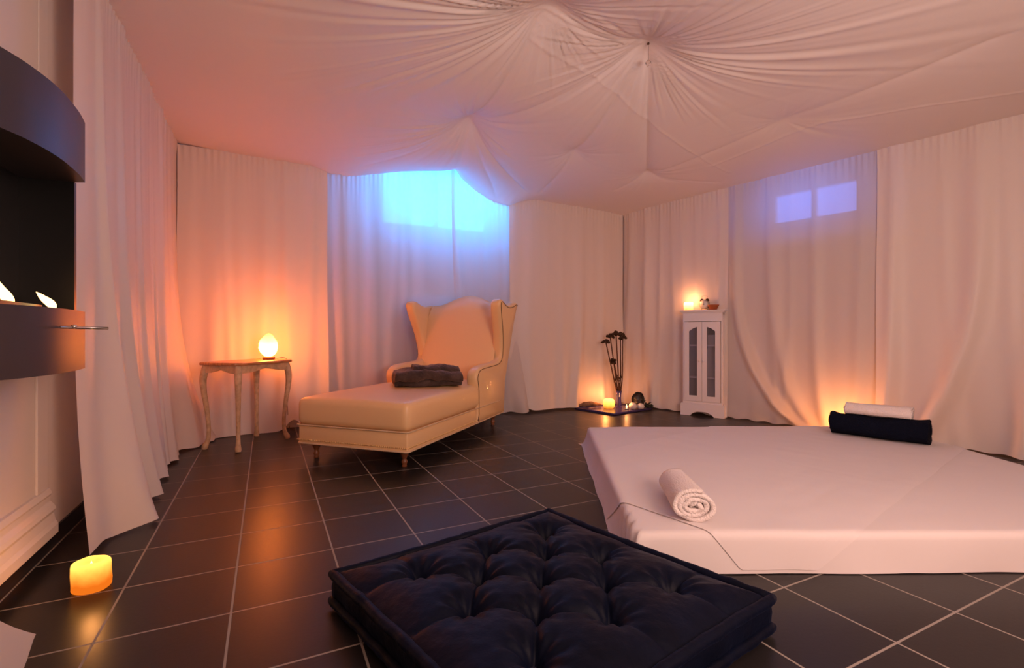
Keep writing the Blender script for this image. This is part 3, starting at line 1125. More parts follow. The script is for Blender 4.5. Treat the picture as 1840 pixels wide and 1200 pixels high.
# backrest: raked, arched
def back_x(z):      # front face of the backrest
    return 1.47 + (z - .40) * .34
Vb = []
ny_, nz_b = 33, 26
def arch(y):
    s = (y - WY / 2) / (WY / 2)
    return 1.125 + .095 * (0.5 + .5 * math.cos(PI * min(1, abs(s) / .80))) ** .9
rows = []
thick = .15
y0b, y1b = .045, WY - .045
ring = []
for j in range(nz_b + 1):      # front, bottom to top
    ring.append(('f', j / nz_b))
for j in range(7):
    ring.append(('t', (j + 1) / 8))
for j in range(nz_b + 1):
    ring.append(('b', 1 - j / nz_b))
Pg = np.zeros((ny_, len(ring), 3))
for i in range(ny_):
    sy = i / (ny_ - 1)
    y = y0b + (y1b - y0b) * sy
    zt = arch(y)
    bul = .035 * math.sin(PI * sy) ** .6
    for j, (k, t) in enumerate(ring):
        if k == 'f':
            z = .36 + (zt - .36 - .03) * t
            x = back_x(z) - bul * math.sin(PI * min(1, .15 + t * .8)) ** .7
            if t > .85:
                x += .03 * ((t - .85) / .15) ** 2
        elif k == 'b':
            z = ZB + (zt - ZB - .03) * t
            x = back_x(max(z, .2)) + thick - .005
            if z < .4: x = LX + (back_x(.4) + thick - .005 - LX) * (z - ZB) / (.4 - ZB)
            x = max(x, LX - .0)
        else:
            a = PI * t
            z = zt - .03 + .03 * math.sin(a)
            xc = back_x(zt) + .03 + (thick - .01) / 2
            x = xc - (thick / 2 - .005) * math.cos(a)
        Pg[i, j] = (x, y, z)
np_grid('backrest', Pg, M['gold_vinyl'], ch)

# winged arms: side profile extruded, rounded
side_poly = [(1.045, ZB + .001), (LX + .002, ZB + .001), (1.70, .40), (1.76, .62), (1.84, .92), (1.895, 1.10), (1.90, 1.125), (1.885, 1.14), (1.84, 1.143), (1.76, 1.118), (1.66, 1.108), (1.57, 1.125), (1.50, 1.148), (1.455, 1.150), (1.425, 1.128), (1.42, 1.09),
             (1.445, 1.02), (1.485, .94), (1.53, .84), (1.56, .74), (1.57, .66), (1.555, .615), (1.50, .592), (1.40, .584), (1.25, .578), (1.14, .570), (1.075, .555), (1.035, .52), (1.022, .48), (1.03, .43), (1.045, .36)]
front_i = list(range(6, 31))
for sd in (0, 1):
    ya, yb = (-.012, .085) if sd == 0 else (WY - .085, WY + .012)
    spl = [(p.x, p.y) for p in catmull([(a, b_, 0) for a, b_ in side_poly[5:] + [side_poly[0]]], 3)]
    poly = [side_poly[0]][:0] + [side_poly[1], side_poly[2], side_poly[3], side_poly[4]] + spl
    bm = bmesh.new()
    # rings inset towards the middle plane to get a rounded, padded edge
    prof = [(0, .022), (.006, .010), (.018, .002), (.035, 0), (yb - ya - .035, 0), (yb - ya - .018, .002), (yb - ya - .006, .010), (yb - ya, .022)]
    n_ = len(poly)
    cen = []
    for i in range(n_):
        a = Vector(poly[i - 1]); b2 = Vector(poly[(i + 1) % n_]); t = (b2 - a).normalized()
        cen.append(Vector((-t.y, t.x)))
    # polygon is listed counter-clockwise in (x,z): inward normal = left of travel
    area = sum(poly[i][0] * poly[(i + 1) % n_][1] - poly[(i + 1) % n_][0] * poly[i][1] for i in range(n_))
    sg = 1 if area > 0 else -1
    rings = []
    for dy, ins in prof:
        lean = 0
        row = []
        for i in range(n_):
            x = poly[i][0] + sg * cen[i].x * ins
            z = poly[i][1] + sg * cen[i].y * ins
            # wings flare outwards towards their front top edge
            fl_ = max(0, (z - .55) / .6) * .055
            y = ya + dy + (-fl_ if sd == 0 else fl_)
            row.append(bm.verts.new((x, y, z)))
        rings.append(row)
    for r_ in range(len(rings) - 1):
        for i in range(n_):
            bm.faces.new([rings[r_][i], rings[r_][(i + 1) % n_], rings[r_ + 1][(i + 1) % n_], rings[r_ + 1][i]])
    f1 = bm.faces.new(rings[0][::-1]); f2 = bm.faces.new(rings[-1])
    f1.normal_update(); f2.normal_update()
    bmesh.ops.triangulate(bm, faces=[f1, f2], ngon_method='EAR_CLIP')
    wing = mkbm('wing_arm', bm, M['gold_vinyl'], ch)
    auto_smooth(wing, 50)
    # dark nail line round the outer panel
    npts = []
    for i, (x, z) in enumerate(poly):
        if i < 4: continue
        ins = .024
        xx = x + sg * cen[i].x * ins; zz = z + sg * cen[i].y * ins
        fl_ = max(0, (zz - .55) / .6) * .055
        npts.append(Vector((xx, (ya - .001 - fl_) if sd == 0 else (yb + .001 + fl_), zz)))
    npts.append(Vector((1.068, npts[-1].y, ZB + .03)))
    tube('nail_line', npts, .0030, M['bronze'], wing, 6)

leg_prof = [(.001, 0), (.015, 0), (.017, .004), (.014, .014), (.018, .024), (.020, .032), (.017, .040), (.013, .048), (.016, .058), (.026, .080), (.030, .098), (.030, ZB + .004), (.001, ZB + .004)]
for (x, y) in ((.085, .075), (.085, WY - .075), (LX - .07, .075), (LX - .07, WY - .075)):
    lathe('leg', leg_prof, M['wood_leg'], ch, 20, (x, y, 0))

# fur throw folded on the seat (rests on the cushion)
def band_path(path, thick):
    """2D centre line -> closed outline of a thick band"""
    n_ = len(path)
    up, dn = [], []
    for i in range(n_):
        a = Vector(path[max(0, i - 1)]); b_ = Vector(path[min(n_ - 1, i + 1)])
        t = (b_ - a)
        t = t.normalized() if t.length > 1e-9 else Vector((1, 0))
        nn = Vector((-t.y, t.x)) * thick / 2
        p = Vector(path[i])
        up.append(p + nn); dn.append(p - nn)
    # round cap
    return up + dn[::-1]


def extrude_band(name, outline, length, mt, parent=None, nseg=24, deform=None, taper=.0):
    V = []
    n_ = len(outline)
    for k in range(nseg + 1):
        s = k / nseg
        e = min(s, 1 - s) * length
        for p in outline:
            q_ = Vector((s * length, p.x, p.y))
            if deform: q_ = deform(q_, s)
            V.append(q_)
    Fc = grid_faces(nseg + 1, n_, False, True)
    bm = bmesh.new()
    vs = [bm.verts.new(v_) for v_ in V]
    for f in Fc: bm.faces.new([vs[i] for i in f])
    m_ = n_ // 2
    for base_i in (0, nseg * n_):
        for i in range(m_ - 1):
            bm.faces.new([vs[base_i + i], vs[base_i + i + 1], vs[base_i + n_ - 2 - i], vs[base_i + n_ - 1 - i]])
    return mkbm(name, bm, mt, parent)


def serp(width, layers, pitch, n_=14):
    pts = []
    for l in range(layers):
        xs = np.linspace(0, width, n_) if l % 2 == 0 else np.linspace(width, 0, n_)
        for x in xs:
            pts.append((x, l * pitch))
        if l < layers - 1:
            ex_ = width if l % 2 == 0 else 0
            sgn = 1 if l % 2 == 0 else -1
            for k in range(1, 6):
                a = -PI / 2 + PI * k / 6
                pts.append((ex_ + sgn * math.cos(a) * pitch / 2, l * pitch + pitch / 2 + math.sin(a) * pitch / 2))
    return pts


pb = G(708, 698, .437); pb2 = G(826, 694, .437)
dthrow = (pb2 - pb)
throw = thing('fur_throw', 'folded dark brown fur throw on the chaise seat', 'throw', pb + Vector((0, .05, .0)), math.atan2(dthrow.y, dthrow.x))
lenT = .50
def df(p, s):
    k = 1 - .10 * (1 - math.sin(PI * s)) 
    n_ = noise.noise(Vector((p.x * 9, p.y * 9, p.z * 9))) * .022 + noise.noise(Vector((p.x * 30, p.y * 30, p.z * 30))) * .007
    z = p.z * (.92 + .22 * math.sin(PI * min(1, s * 1.1 + .1)))
    return Vector((p.x + .02 * math.sin(z * 30) * (s - .5), p.y + n_, max(.003, z + n_)))
ol = band_path([(x, z + .020) for x, z in serp(.22, 3, .040)], .034)
extrude_band('throw_layers', ol, lenT, M['fur'], throw, 40, df)
ol = band_path([(x + .01, z + .018 + .10 - .004) for x, z in serp(.17, 1, .03)], .022)
# top roll-over fold
pts = []
for k in range(30):
    a = k / 29 * 1.6 * PI
    r = .040 + .010 * k / 29
    pts.append((.10 + r * 1.5 * math.cos(a + .4), .112 + r * .55 * math.sin(a + .4)))
extrude_band('throw_fold', band_path(pts, .022), lenT * .74, M['fur'], throw, 30, lambda p, s: df(p + Vector((.13, 0, 0)), .2 + .6 * s))

# ------------------------------------------------------------------ cabinet
c1_ = G(1220, 744); c2_ = G(1298, 752)
dc = (c2_ - c1_); WC = .445; dc.normalize()
ncab = Vector((-dc.y, dc.x, 0))      # towards the wall
if ncab.y < 0: ncab = -ncab
DC = .135
ctr = c1_
cab = thing('display_cabinet', 'small white cabinet with two narrow glazed doors', 'cabinet', (c1_.x, c1_.y, 0), math.atan2(dc.y, dc.x))
HC = 1.085
bx0, bx1 = .035, WC - .015
bm = bmesh.new()
tk = .016
for a in ((bx0, bx0 + tk, 0.02, DC, .05, HC - .03), (bx1 - tk, bx1, 0.02, DC, .05, HC - .03), (bx0, bx1, DC - .01, DC, .10, HC - .03), (bx0, bx1, .02, DC, .12, .14), (bx0, bx1, .02, DC, HC - .06, HC - .03),
          (bx0, bx1, .018, .034, HC - .115, HC - .03), (bx0, bx1, .018, .034, .12, .15)):
    add_box(bm, *a)
o = mkbm('body', bm, M['white_wood'], cab, False); bevel_mod(o, .002)
bm = bmesh.new()
for (ex_, z0, z1) in ((.028, HC - .012, HC), (.020, HC - .020, HC - .012), (.010, HC - .03, HC - .020)):
    add_box(bm, bx0 - ex_, bx1 + ex_, .02 - ex_, DC + .0, z0, z1)
o = mkbm('top', bm, M['white_wood'], cab, False); bevel_mod(o, .003)
# plinth with a scalloped cut-out
def plinth_poly(a, b_):
    pl = [(a, 0), (a + .10, 0)]
    for k in range(9):
        s = k / 8
        pl.append((a + .10 + (b_ - a - .20) * .30 * s, .045 * (s ** .6)))
    for k in range(9):
        s = 1 - k / 8
        pl.append((b_ - .10 - (b_ - a - .20) * .30 * s, .045 * (s ** .6)))
    pl += [(b_ - .10 + .001, 0), (b_, 0), (b_, .12), (a, .12)]
    return pl
bm = prism_bm(plinth_poly(bx0 - .02, bx1 + .02), 0, .018, None, 'xz')
add_box(bm, bx0 - .02, bx0 - .004, .018, DC, 0, .12)
add_box(bm, bx1 + .004, bx1 + .02, .018, DC, 0, .12)
add_box(bm, bx0 - .012, bx1 + .012, -.0, DC, .12, .128)
mkbm('plinth', bm, M['white_wood'], cab, False)
for z in (.385, .715):
    rbox('shelf', bx0 + tk, bx1 - tk, .03, DC - .012, z, z + .014, .001, M['white_wood'], cab, 1, False)
rbox('interior', bx0 + tk, bx1 - tk, DC - .016, DC - .011, .14, HC - .06, 0, M['cab_in'], cab, 1, False)
mid = (bx0 + bx1) / 2
for sd in (0, 1):
    a, b_ = (bx0 + .02, mid - .002) if sd == 0 else (mid + .002, bx1 - .02)
    z0, z1 = .152, HC - .12
    st = .047
    oa, ob = a + st, b_ - st
    oz0, oz1 = z0 + .055, z1 - .075
    if sd == 0: tl, tr_ = oz1 - .022, oz1 + .022
    else: tl, tr_ = oz1 + .022, oz1 - .022
    bm = bmesh.new()
    prism_bm([(a, z0), (oa, z0), (oa, z1), (a, z1)], .004, .020, bm, 'xz')
    prism_bm([(ob, z0), (b_, z0), (b_, z1), (ob, z1)], .004, .020, bm, 'xz')
    prism_bm([(oa, z0), (ob, z0), (ob, oz0), (oa, oz0)], .004, .020, bm, 'xz')
    m1 = (oa + ob) / 2
    prism_bm([(oa, tl), (m1, (tl + tr_) / 2 + (.008)), (ob, tr_), (ob, z1), (oa, z1)], .004, .020, bm, 'xz')
    door = mkbm('door', bm, M['white_wood'], cab, False)
    bm = prism_bm([(oa, oz0), (ob, oz0), (ob, tr_ + .005), (oa, tl + .005)], .010, .013, None, 'xz')
    mkbm('door_pane', bm, M['pane'], door, False)
    kx = (b_ - .018) if sd == 0 else (a + .018)
    lathe('knob', [(.001, .004), (.005, .003), (.005, -.006), (.010, -.012), (.011, -.018), (.006, -.023), (.001, -.024)], M['white_wood'], door, 16, (kx, 0, .565), 'y')
cabM = cab.matrix_basis
def cabw(x, y, z):
    a = math.atan2(dc.y, dc.x)
    return Vector((c1_.x + x * math.cos(a) - y * math.sin(a), c1_.y + x * math.sin(a) + y * math.cos(a), z))
arz = math.atan2(dc.y, dc.x)
bxo = rbox('storage_box', -.05, .05, -.03, .03, 0, .095, .003, M['dark_box'])
bxo.location = cabw(mid + .10, .074, .85 + .0); bxo.rotation_euler = (0, 0, arz)
bxo.location.z = .83
tagm(bxo, 'dark brown box behind right cabinet door, topmost in the stack', 'box')
b2 = rbox('storage_box', -.052, .052, -.035, .035, 0, .100, .003, M['pale_box'])
b2.location = cabw(mid + .10, .074, .7295); b2.rotation_euler = (0, 0, arz)
tagm(b2, 'pale box on the upper cabinet shelf, beneath the dark brown box', 'box')

# things on the cabinet
def wax_block(name, label, loc, w_, d_, h_, mt, seed=0, rz=0, hollow=True):
    root = thing(name, label, 'candle', loc, rz)
    n_ = 40
    V = []
    prof = [(0, .80), (.01, .92), (.06, .985), (.25, 1.0), (.6, 1.0), (.85, .985), (.95, .95), (1.0, .86), (1.0, .70), (.93, .60), (.90, .30), (.90, .001)] if hollow else \
           [(0, .6), (.03, .8), (.15, .95), (.4, 1.0), (.7, .98), (.9, .88), (.98, .7), (1.0, .4), (1.0, .001)]
    for z, r in prof:
        for k in range(n_):
            a = 2 * PI * k / n_
            ca, sa = math.cos(a), math.sin(a)
            ex_ = .86
            x = math.copysign(abs(ca) ** ex_, ca) * w_ / 2 * r
            y = math.copysign(abs(sa) ** ex_, sa) * d_ / 2 * r
            n1 = 1 + .05 * noise.noise(Vector((ca * 1.5 + seed, sa * 1.5, z * 2)))
            V.append((x * n1, y * n1, z * h_ * (1 + .05 * noise.noise(Vector((ca, sa + seed, 0))) * (z > .5))))
    Fc = grid_faces(len(prof), n_, False, True)
    Fc.append(tuple(range(n_))[::-1]); Fc.append(tuple((len(prof) - 1) * n_ + k for k in range(n_)))
    mk('wax_body', V, Fc, mt, root)
    if hollow:
        lathe('wick_flame', [(.0005, 0), (.005, .006), (.006, .012), (.003, .022), (.0005, .030)], M['flame'], root, 10, (0, 0, .66 * h_))
    return root


cc_ = cabw(.075, .072, HC + .001)
wax_block('candle', 'lit square candle on the white cabinet beside the alarm clock', cc_, .092, .08, .088, M['wax_cab'], 2, arz)
light('cabinet_candle_glow', 'POINT', (cc_.x, cc_.y, HC + .13), (1, .33, .11), 1.9, .02)
# alarm clock
ck = cabw(.235, .085, HC + .001)
clk = thing('alarm_clock', 'cream twin-bell alarm clock on the white cabinet', 'clock', ck, arz - .2)
lathe('case', [(.001, -.022), (.043, -.022), (.048, -.018), (.048, .018), (.040, .024), (.001, .024)], M['clock'], clk, 32, (0, 0, .060), 'y')
lathe('dial', [(.001, -.0235), (.040, -.0235), (.040, -.0225), (.001, -.0225)], M['clock_face'], clk, 32, (0, 0, .060), 'y')
bm = bmesh.new()
add_box(bm, -.0015, .0015, -.0255, -.0245, .058, .088)
add_box(bm, -.002, .018, -.0255, -.0245, .0585, .0615)
lv, lf = lathe_data([(.001, -.026), (.006, -.026), (.006, -.024), (.001, -.024)], 12, 0, 0, .060, 'y')
vs = [bm.verts.new(v_) for v_ in lv]
for f in lf: bm.faces.new([vs[i] for i in f])
mkbm('hands', bm, M['black'], clk, False)
for s_ in (-1, 1):
    o = lathe('bell', [(.001, .018), (.010, .015), (.018, .006), (.020, 0), (.001, 0)], M['bronze'], clk, 18)
    o.location = (s_ * .030, 0, .101); o.rotation_euler = (0, s_ * .6, 0)
    o = tube('foot', [(s_ * .026, 0, .026), (s_ * .036, 0, .001)], .004, M['clock'], clk, 8)
tube('handle', [(-.030, 0, .113), (-.028, 0, .140), (-.020, 0, .147), (.020, 0, .147), (.028, 0, .140), (.030, 0, .113)], .0022, M['clock'], clk, 8)
bw = cabw(.325, .075, HC + .001)
bowl = lathe('bowl', [(.001, .0), (.030, .0), (.034, .004), (.050, .040), (.058, .052), (.055, .053), (.047, .040), (.030, .010), (.001, .008)], M['terracotta'], None, 32)
bowl.location = bw
tagm(bowl, 'small terracotta bowl at right end of the cabinet top', 'bowl')

# ------------------------------------------------------------------ corner tray
Tf = G(1103, 743, .02); Tl = G(1030, 730, .02); Tr = G(1172, 731, .02)
tr_pts = [Tf, Vector((1.56, 5.46, 0)), Vector((1.27, 5.74, 0)), Vector((.70, 5.46, 0))]
cen = sum(tr_pts, Vector()) / 4
bm = prism_bm([(p.x - cen.x, p.y - cen.y) for p in tr_pts], 0, .014)
tray = thing('tray', 'purple slate tray on the floor in the far corner', 'tray', (cen.x, cen.y, .001))
o = mkbm('tray_base', bm, M['tray'], tray, False); bevel_mod(o, .003)
bm = bmesh.new()
for i in range(4):
    a = tr_pts[i]; b_ = tr_pts[(i + 1) % 4]
    a = Vector((a.x - cen.x, a.y - cen.y, .016)); b_ = Vector((b_.x - cen.x, b_.y - cen.y, .016))
    V, Fc = tube_data([a, b_], .006, 8)
    vs = [bm.verts.new(v_) for v_ in V]
    for f in Fc: bm.faces.new([vs[j] for j in f])
mkbm('tray_rim', bm, M['tray'], tray)
ZTY = .0155
tc_ = G(1094, 733, ZTY)
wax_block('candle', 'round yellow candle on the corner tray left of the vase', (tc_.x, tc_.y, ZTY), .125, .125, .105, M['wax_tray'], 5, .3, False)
light('tray_candle_glow', 'POINT', (tc_.x - .02, tc_.y + .09, .16), (1, .30, .08), 2.6, .02)
# tealight
tl_ = G(1126, 735.5, ZTY)
tea = thing('tealight', 'small burning tealight at the front of the corner tray', 'tealight', (tl_.x, tl_.y, ZTY))
lathe('cup', [(.001, 0), (.022, 0), (.022, .014), (.020, .015), (.018, .010), (.001, .010)], M['chrome'], tea, 20)
lathe('tea_flame', [(.0005, .012), (.008, .020), (.009, .030), (.005, .045), (.0005, .058)], M['flame'], tea, 12)
light('tealight_glow', 'POINT', (tl_.x, tl_.y, .115), (1, .36, .11), 0.8, .012)
# vase
vz = G(1112, 727, ZTY)
vz = Vector((vz.x, min(vz.y, 5.52), 0)); vz.x = (1112 - 920) / F * vz.y
vase = lathe('vase', [(.001, .0), (.034, .0), (.037, .006), (.030, .05), (.026, .10), (.030, .16), (.034, .185), (.031, .186), (.027, .16), (.023, .10), (.026, .05), (.030, .012), (.001, .010)], M['vase'], None, 32)
vase.location = (vz.x, vz.y, ZTY)
tagm(vase, 'narrow purple glass vase on the corner tray holding dried stems', 'vase')
stems = [(1088, 612, -.02, 'leftmost dried stem in the vase, leaning furthest left', .5), (1096, 603, .03, 'second dried stem from the left in the vase', .8), (1107, 598, 0, 'tall dried stem in the middle of the vase bunch', 1.0),
         (1115, 600, .03, 'dried stem right of the middle in the vase bunch', .9), (1119, 606, -.03, 'rightmost dried stem in the vase with a drooping head', 1.1), (1102, 645, -.02, 'short dried stem in the vase with low tufted head', .7)]
for i, (px, py, dy, lab, sc_) in enumerate(stems):
    top = PD(px, py, vz.y + dy) - vz
    bot = Vector((.006 * math.cos(i * 1.3), .006 * math.sin(i * 1.3), ZTY + .02))
    st_ = thing('dried_flower', lab, 'dried flower', vz, 0, 'dried stems in the purple vase')
    midp = bot.lerp(top, .42) + Vector((.014 + .004 * i - .012, 0, 0))
    tube('stalk', catmull([bot, bot.lerp(midp, .5), midp, top.lerp(midp, .4), top], 6), [.0085] * 8 + [.0075] * 8 + [.0065] * 9, M['stem'], st_, 7)
    bm = bmesh.new()
    rnd = random.Random(i)
    for k in range(26):
        a = rnd.random() * 2 * PI; r = .042 * rnd.random() ** .5
        p = top + Vector((r * math.cos(a), r * math.sin(a) * .8, -.016 * (r / .03) ** 2 + .022 * rnd.random()))
        if i == 5: p = top + Vector((.018 * math.cos(a), .018 * math.sin(a), -.05 * rnd.random()))
        mt_ = Matrix.Translation(p) @ Matrix.Rotation(rnd.random() * 3, 4, 'X') @ Matrix.Diagonal((1.3, 1, .55, 1))
        bmesh.ops.create_icosphere(bm, subdivisions=1, radius=.011 + .004 * rnd.random(), matrix=mt_)
    for k in range(7):
        a = k / 7 * 2 * PI
        d_ = Vector((math.cos(a), math.sin(a), 0))
        V, Fc = tube_data([top - Vector((0, 0, .012)), top + d_ * .022 + Vector((0, 0, -.005)), top + d_ * .042 + Vector((0, 0, -.014 if i != 1 else .006))], [.004, .008, .003], 6)
        vs = [bm.verts.new(v_) for v_ in V]
        for f in Fc: bm.faces.new([vs[j] for j in f])
    for k in range(5 if i in (1, 3, 5) else 0):      # small dry leaves on the stalk
        c_ = bot.lerp(midp, .55 + .09 * k) + Vector((rnd.uniform(-.02, .02), rnd.uniform(-.015, .015), 0))
        V, Fc = tube_data([c_, c_ + Vector((rnd.uniform(-.02, .02), 0, .025)), c_ + Vector((rnd.uniform(-.035, .035), 0, .045))], [.004, .010, .002], 6)
        b3 = bmesh.new(); vs = [b3.verts.new(v_) for v_ in V]
        for f in Fc: b3.faces.new([vs[j] for j in f])
        mkbm('dry_leaf', b3, M['head'], st_)
    mkbm('seed_head', bm, M['head'], st_)
# small leaf tufts down the bunch
# white stones
for px, py, s_, lab in ((1137, 731, 1.05, 'white egg-shaped stone on the corner tray, the left of two'), (1151, 733, .95, 'white rounded stone on the corner tray, the right of two')):
    p = G(px, py, ZTY); k_ = 5.37 / p.y; p = Vector((p.x * k_, 5.37, ZTY))
    bm = bmesh.new(); bmesh.ops.create_icosphere(bm, subdivisions=3, radius=.042 * s_)
    for v_ in bm.verts:
        v_.co.z *= .85; v_.co *= 1 + .08 * noise.noise(v_.co * 15)
    zmin_ = min(v_.co.z for v_ in bm.verts)
    o = mkbm('stone', bm, M['stone'])
    o.location = (p.x, p.y, ZTY - zmin_ - .001)
    tagm(o, lab, 'stone', 'white stones on the corner tray')
# dark pod ornament
pp = Vector(((1150 - 920) / F * 5.47, 5.47, ZTY))
pod = thing('dried_pod', 'dark rounded dried pod with leaves behind the two white stones', 'ornament', (pp.x, pp.y, ZTY), .0)
bm = bmesh.new(); bmesh.ops.create_icosphere(bm, subdivisions=4, radius=.072)
for v_ in bm.verts:
    r = v_.co.copy()
    if r.y < -.02 and r.z > -.02:
        v_.co.y += .030
    v_.co *= 1 + .10 * noise.noise(r * 20)
    v_.co.z = v_.co.z * 1.15 + .095; v_.co.x -= .02
mkbm('pod_shell', bm, M['ornament'], pod)
bm = bmesh.new()
rnd = random.Random(3)
for k in range(64):
    a = rnd.random() * PI * 2
    st0 = Vector((rnd.uniform(-.03, .13), rnd.uniform(-.02, .03), rnd.uniform(.005, .10)))
    st0.z *= 1 - .75 * max(0, st0.x) / .13
    dr_ = Vector((rnd.uniform(.0, .7), rnd.uniform(-.4, .2), rnd.uniform(-.5, .35)))
    e_ = st0 + dr_ * .06
    e_.z = max(e_.z, .004)
    V, Fc = tube_data([st0, st0.lerp(e_, .5), e_], [.007, .018, .002], 6, .45)
    vs = [bm.verts.new((v_.x, v_.y, max(.002, v_.z))) for v_ in V]
    for f in Fc: bm.faces.new([vs[j] for j in f])
mkbm('pod_leaves', bm, M['leaf'], pod)
# driftwood at left of tray
dp = G(1066, 731, ZTY)
V, Fc = tube_data(catmull([(-.16, .03, .02), (-.09, .01, .030), (-.02, .0, .036), (.05, .01, .028), (.10, .0, .020)], 6), [.010, .014, .018, .022, .026, .028, .028, .027, .026, .026, .025, .024, .023, .022, .020, .019, .018, .017, .016, .015, .014, .013, .012, .010, .008], 10)
V = [Vector((v_.x, v_.y + .006 * noise.noise(v_ * 30), max(.0, v_.z + .008 * noise.noise(v_ * 40)))) for v_ in V]
o = mk('driftwood', V, Fc, M['drift']); o.location = (dp.x, dp.y, ZTY); o.rotation_euler = (0, 0, .25)
tagm(o, 'brown driftwood piece at left end of the corner tray', 'driftwood')

# ------------------------------------------------------------------ mattress
MZ = .143
mp = [Vector((.45, 1.73)), Vector((2.66, 1.745)), Vector((2.78, 3.69)), Vector((.585, 3.67))]   # near-left, near-right, far-right, far-left


def mat_uv(x, y):
    """trapezoid coordinates -> signed distances outside"""
    return x, y


matt = thing('mattress', 'white sheeted floor mattress filling the right side of the room', 'mattress', (1.6, 2.7, 0))
ox, oy = 1.6, 2.7


def sheet_pt(u_, v_, lift=0, zmax=MZ, cap=9.0):
    """u,v run past 0..1 in metres: flat on top, falling over the sides"""
    W_, D_ = 2.2, 1.95
    uu = min(max(u_, 0), W_) / W_
    vv = min(max(v_, 0), D_) / D_
    p = mp[0] * (1 - uu) * (1 - vv) + mp[1] * uu * (1 - vv) + mp[2] * uu * vv + mp[3] * (1 - uu) * vv
    eu = max(0, -u_) + max(0, u_ - W_)
    ev = max(0, -v_) + max(0, v_ - D_)
    over = min(math.hypot(eu, ev), cap)
    r = .018
    z = zmax + lift
    outd = 0
    if over > 0:
        if over < r * PI / 2:
            a = over / r
            z = zmax + lift - r * (1 - math.cos(a)); outd = r * math.sin(a)
        else:
            z = zmax + lift - r - (over - r * PI / 2); outd = r
        du = -1 if u_ < 0 else (1 if u_ > W_ else 0)
        dv = -1 if v_ < 0 else (1 if v_ > D_ else 0)
        dvec = Vector((du * eu, dv * ev)); dvec.normalize()
        outd += lift * 1.0
        h_ = max(0, (zmax - z) / zmax)
        outd += .016 * h_ * (.5 + noise.noise(Vector((u_ * 3, v_ * 3, 1)))) + (.035 * h_ * h_ if u_ < 0 else 0)
        p = p + dvec * outd
    zz = z + .0035 * noise.noise(Vector((u_ * 2.2, v_ * 2.2, 0))) + .002 * noise.noise(Vector((u_ * 7, v_ * 7, 3)))
    # tiny tension lines
    return Vector((p.x - ox, p.y - oy, zz))


nu, nv = 150, 140
us = np.linspace(-.155, 2.2 + .155, nu); vs_ = np.linspace(-.150, 1.95 + .150, nv)
Pm = np.zeros((nu, nv, 3))
for i, a in enumerate(us):
    for j, b_ in enumerate(vs_):
        p = sheet_pt(a, b_)
        # gathered pleats at the near-left corner
        dco = math.hypot(a - 0, b_ - 0)
        if (a < .03 or b_ < .03):
            p.x += -.010 * math.sin((a - b_) * 70) * math.exp(-(dco / .22) ** 2)
        p.z = max(p.z, .003)
        Pm[i, j] = p
np_grid('fitted_sheet', Pm, M['sheet'], matt)
cm_ = sum(mp, Vector((0, 0))) / 4
mkbm('mattress_core', prism_bm([(cm_.x + (p.x - cm_.x) * .965 - ox, cm_.y + (p.y - cm_.y) * .965 - oy) for p in mp], .002, MZ - .02), M['sheet'], matt, False)

# top sheet: rotated rectangle draped over it
Qc = Vector((.892, 1.456))
e1 = Vector((.78, .63)).normalized(); e2 = Vector((-.60, .80)).normalized()
# inverse of mattress bilinear for (x,y) -> (u,v) in metres (approximate but consistent)
def xy2uv(x, y):
    v_ = (y - 1.735) / (3.68 - 1.735) * 1.95
    tv = v_ / 1.95
    xl = .45 + (.585 - .45) * tv; xr = 2.66 + (2.78 - 2.66) * tv
    u_ = (x - xl) / (xr - xl) * 2.2
    return u_, v_
n1, n2 = 150, 90
verts, idx, faces = [], {}, []
A1, A2 = 2.45, 1.35
for i in range(n1):
    for j in range(n2):
        s = A1 * i / (n1 - 1); t = A2 * j / (n2 - 1)
        wob = .012 * noise.noise(Vector((s * 2, t * 2, 7)))
        p = Qc + e1 * (s) + e2 * (t + wob * 0)
        if j == 0 or i == 0 or i == n1 - 1 or j == n2 - 1:
            p = p + e2 * .008 * noise.noise(Vector((s * 3, t * 3, 0)))
        u_, v_ = xy2uv(p.x, p.y)
        q_ = sheet_pt(u_, v_, .004, MZ, .1405)
        # soft wrinkles
        q_.z += .0022 * abs(noise.noise(Vector((s * 1.2, t * 9, 2)))) + .0015 * abs(noise.noise(Vector((s * 8, t * 1.5, 5))))
        over = math.hypot(max(0, -u_) + max(0, u_ - 2.2), max(0, -v_) + max(0, v_ - 1.95))
        idx[(i, j)] = (len(verts), over)
        verts.append((q_.x, q_.y, max(q_.z, .004)))
for i in range(n1 - 1):
    for j in range(n2 - 1):
        q4 = [idx[(i, j)], idx[(i + 1, j)], idx[(i + 1, j + 1)], idx[(i, j + 1)]]
        if min(q[1] for q in q4) < .1405:
            faces.append(tuple(q[0] for q in q4))
ts = mk('top_sheet', verts, faces, M['sheet2'])
ts.location = (ox, oy, 0)
bm = bmesh.new(); bm.from_mesh(ts.data)
bmesh.ops.delete(bm, geom=[v_ for v_ in bm.verts if not v_.link_faces], context='VERTS'); bm.to_mesh(ts.data); bm.free()
tagm(ts, 'thin white sheet laid diagonally over the mattress, hanging at its front', 'sheet')

# ------------------------------------------------------------------ towels


def spiral(turns, r0, pitch, n_=90, sq=1.0, jitter=.0, seed=0):
    pts = []
    for i in range(n_):
        t = i / (n_ - 1)
        a = turns * 2 * PI * t
        r = r0 + pitch * turns * t + jitter * noise.noise(Vector((math.cos(a) * 1.5, math.sin(a) * 1.5, t * 3 + seed)))
        pts.append((r * math.cos(a), r * math.sin(a) * sq))
    return pts


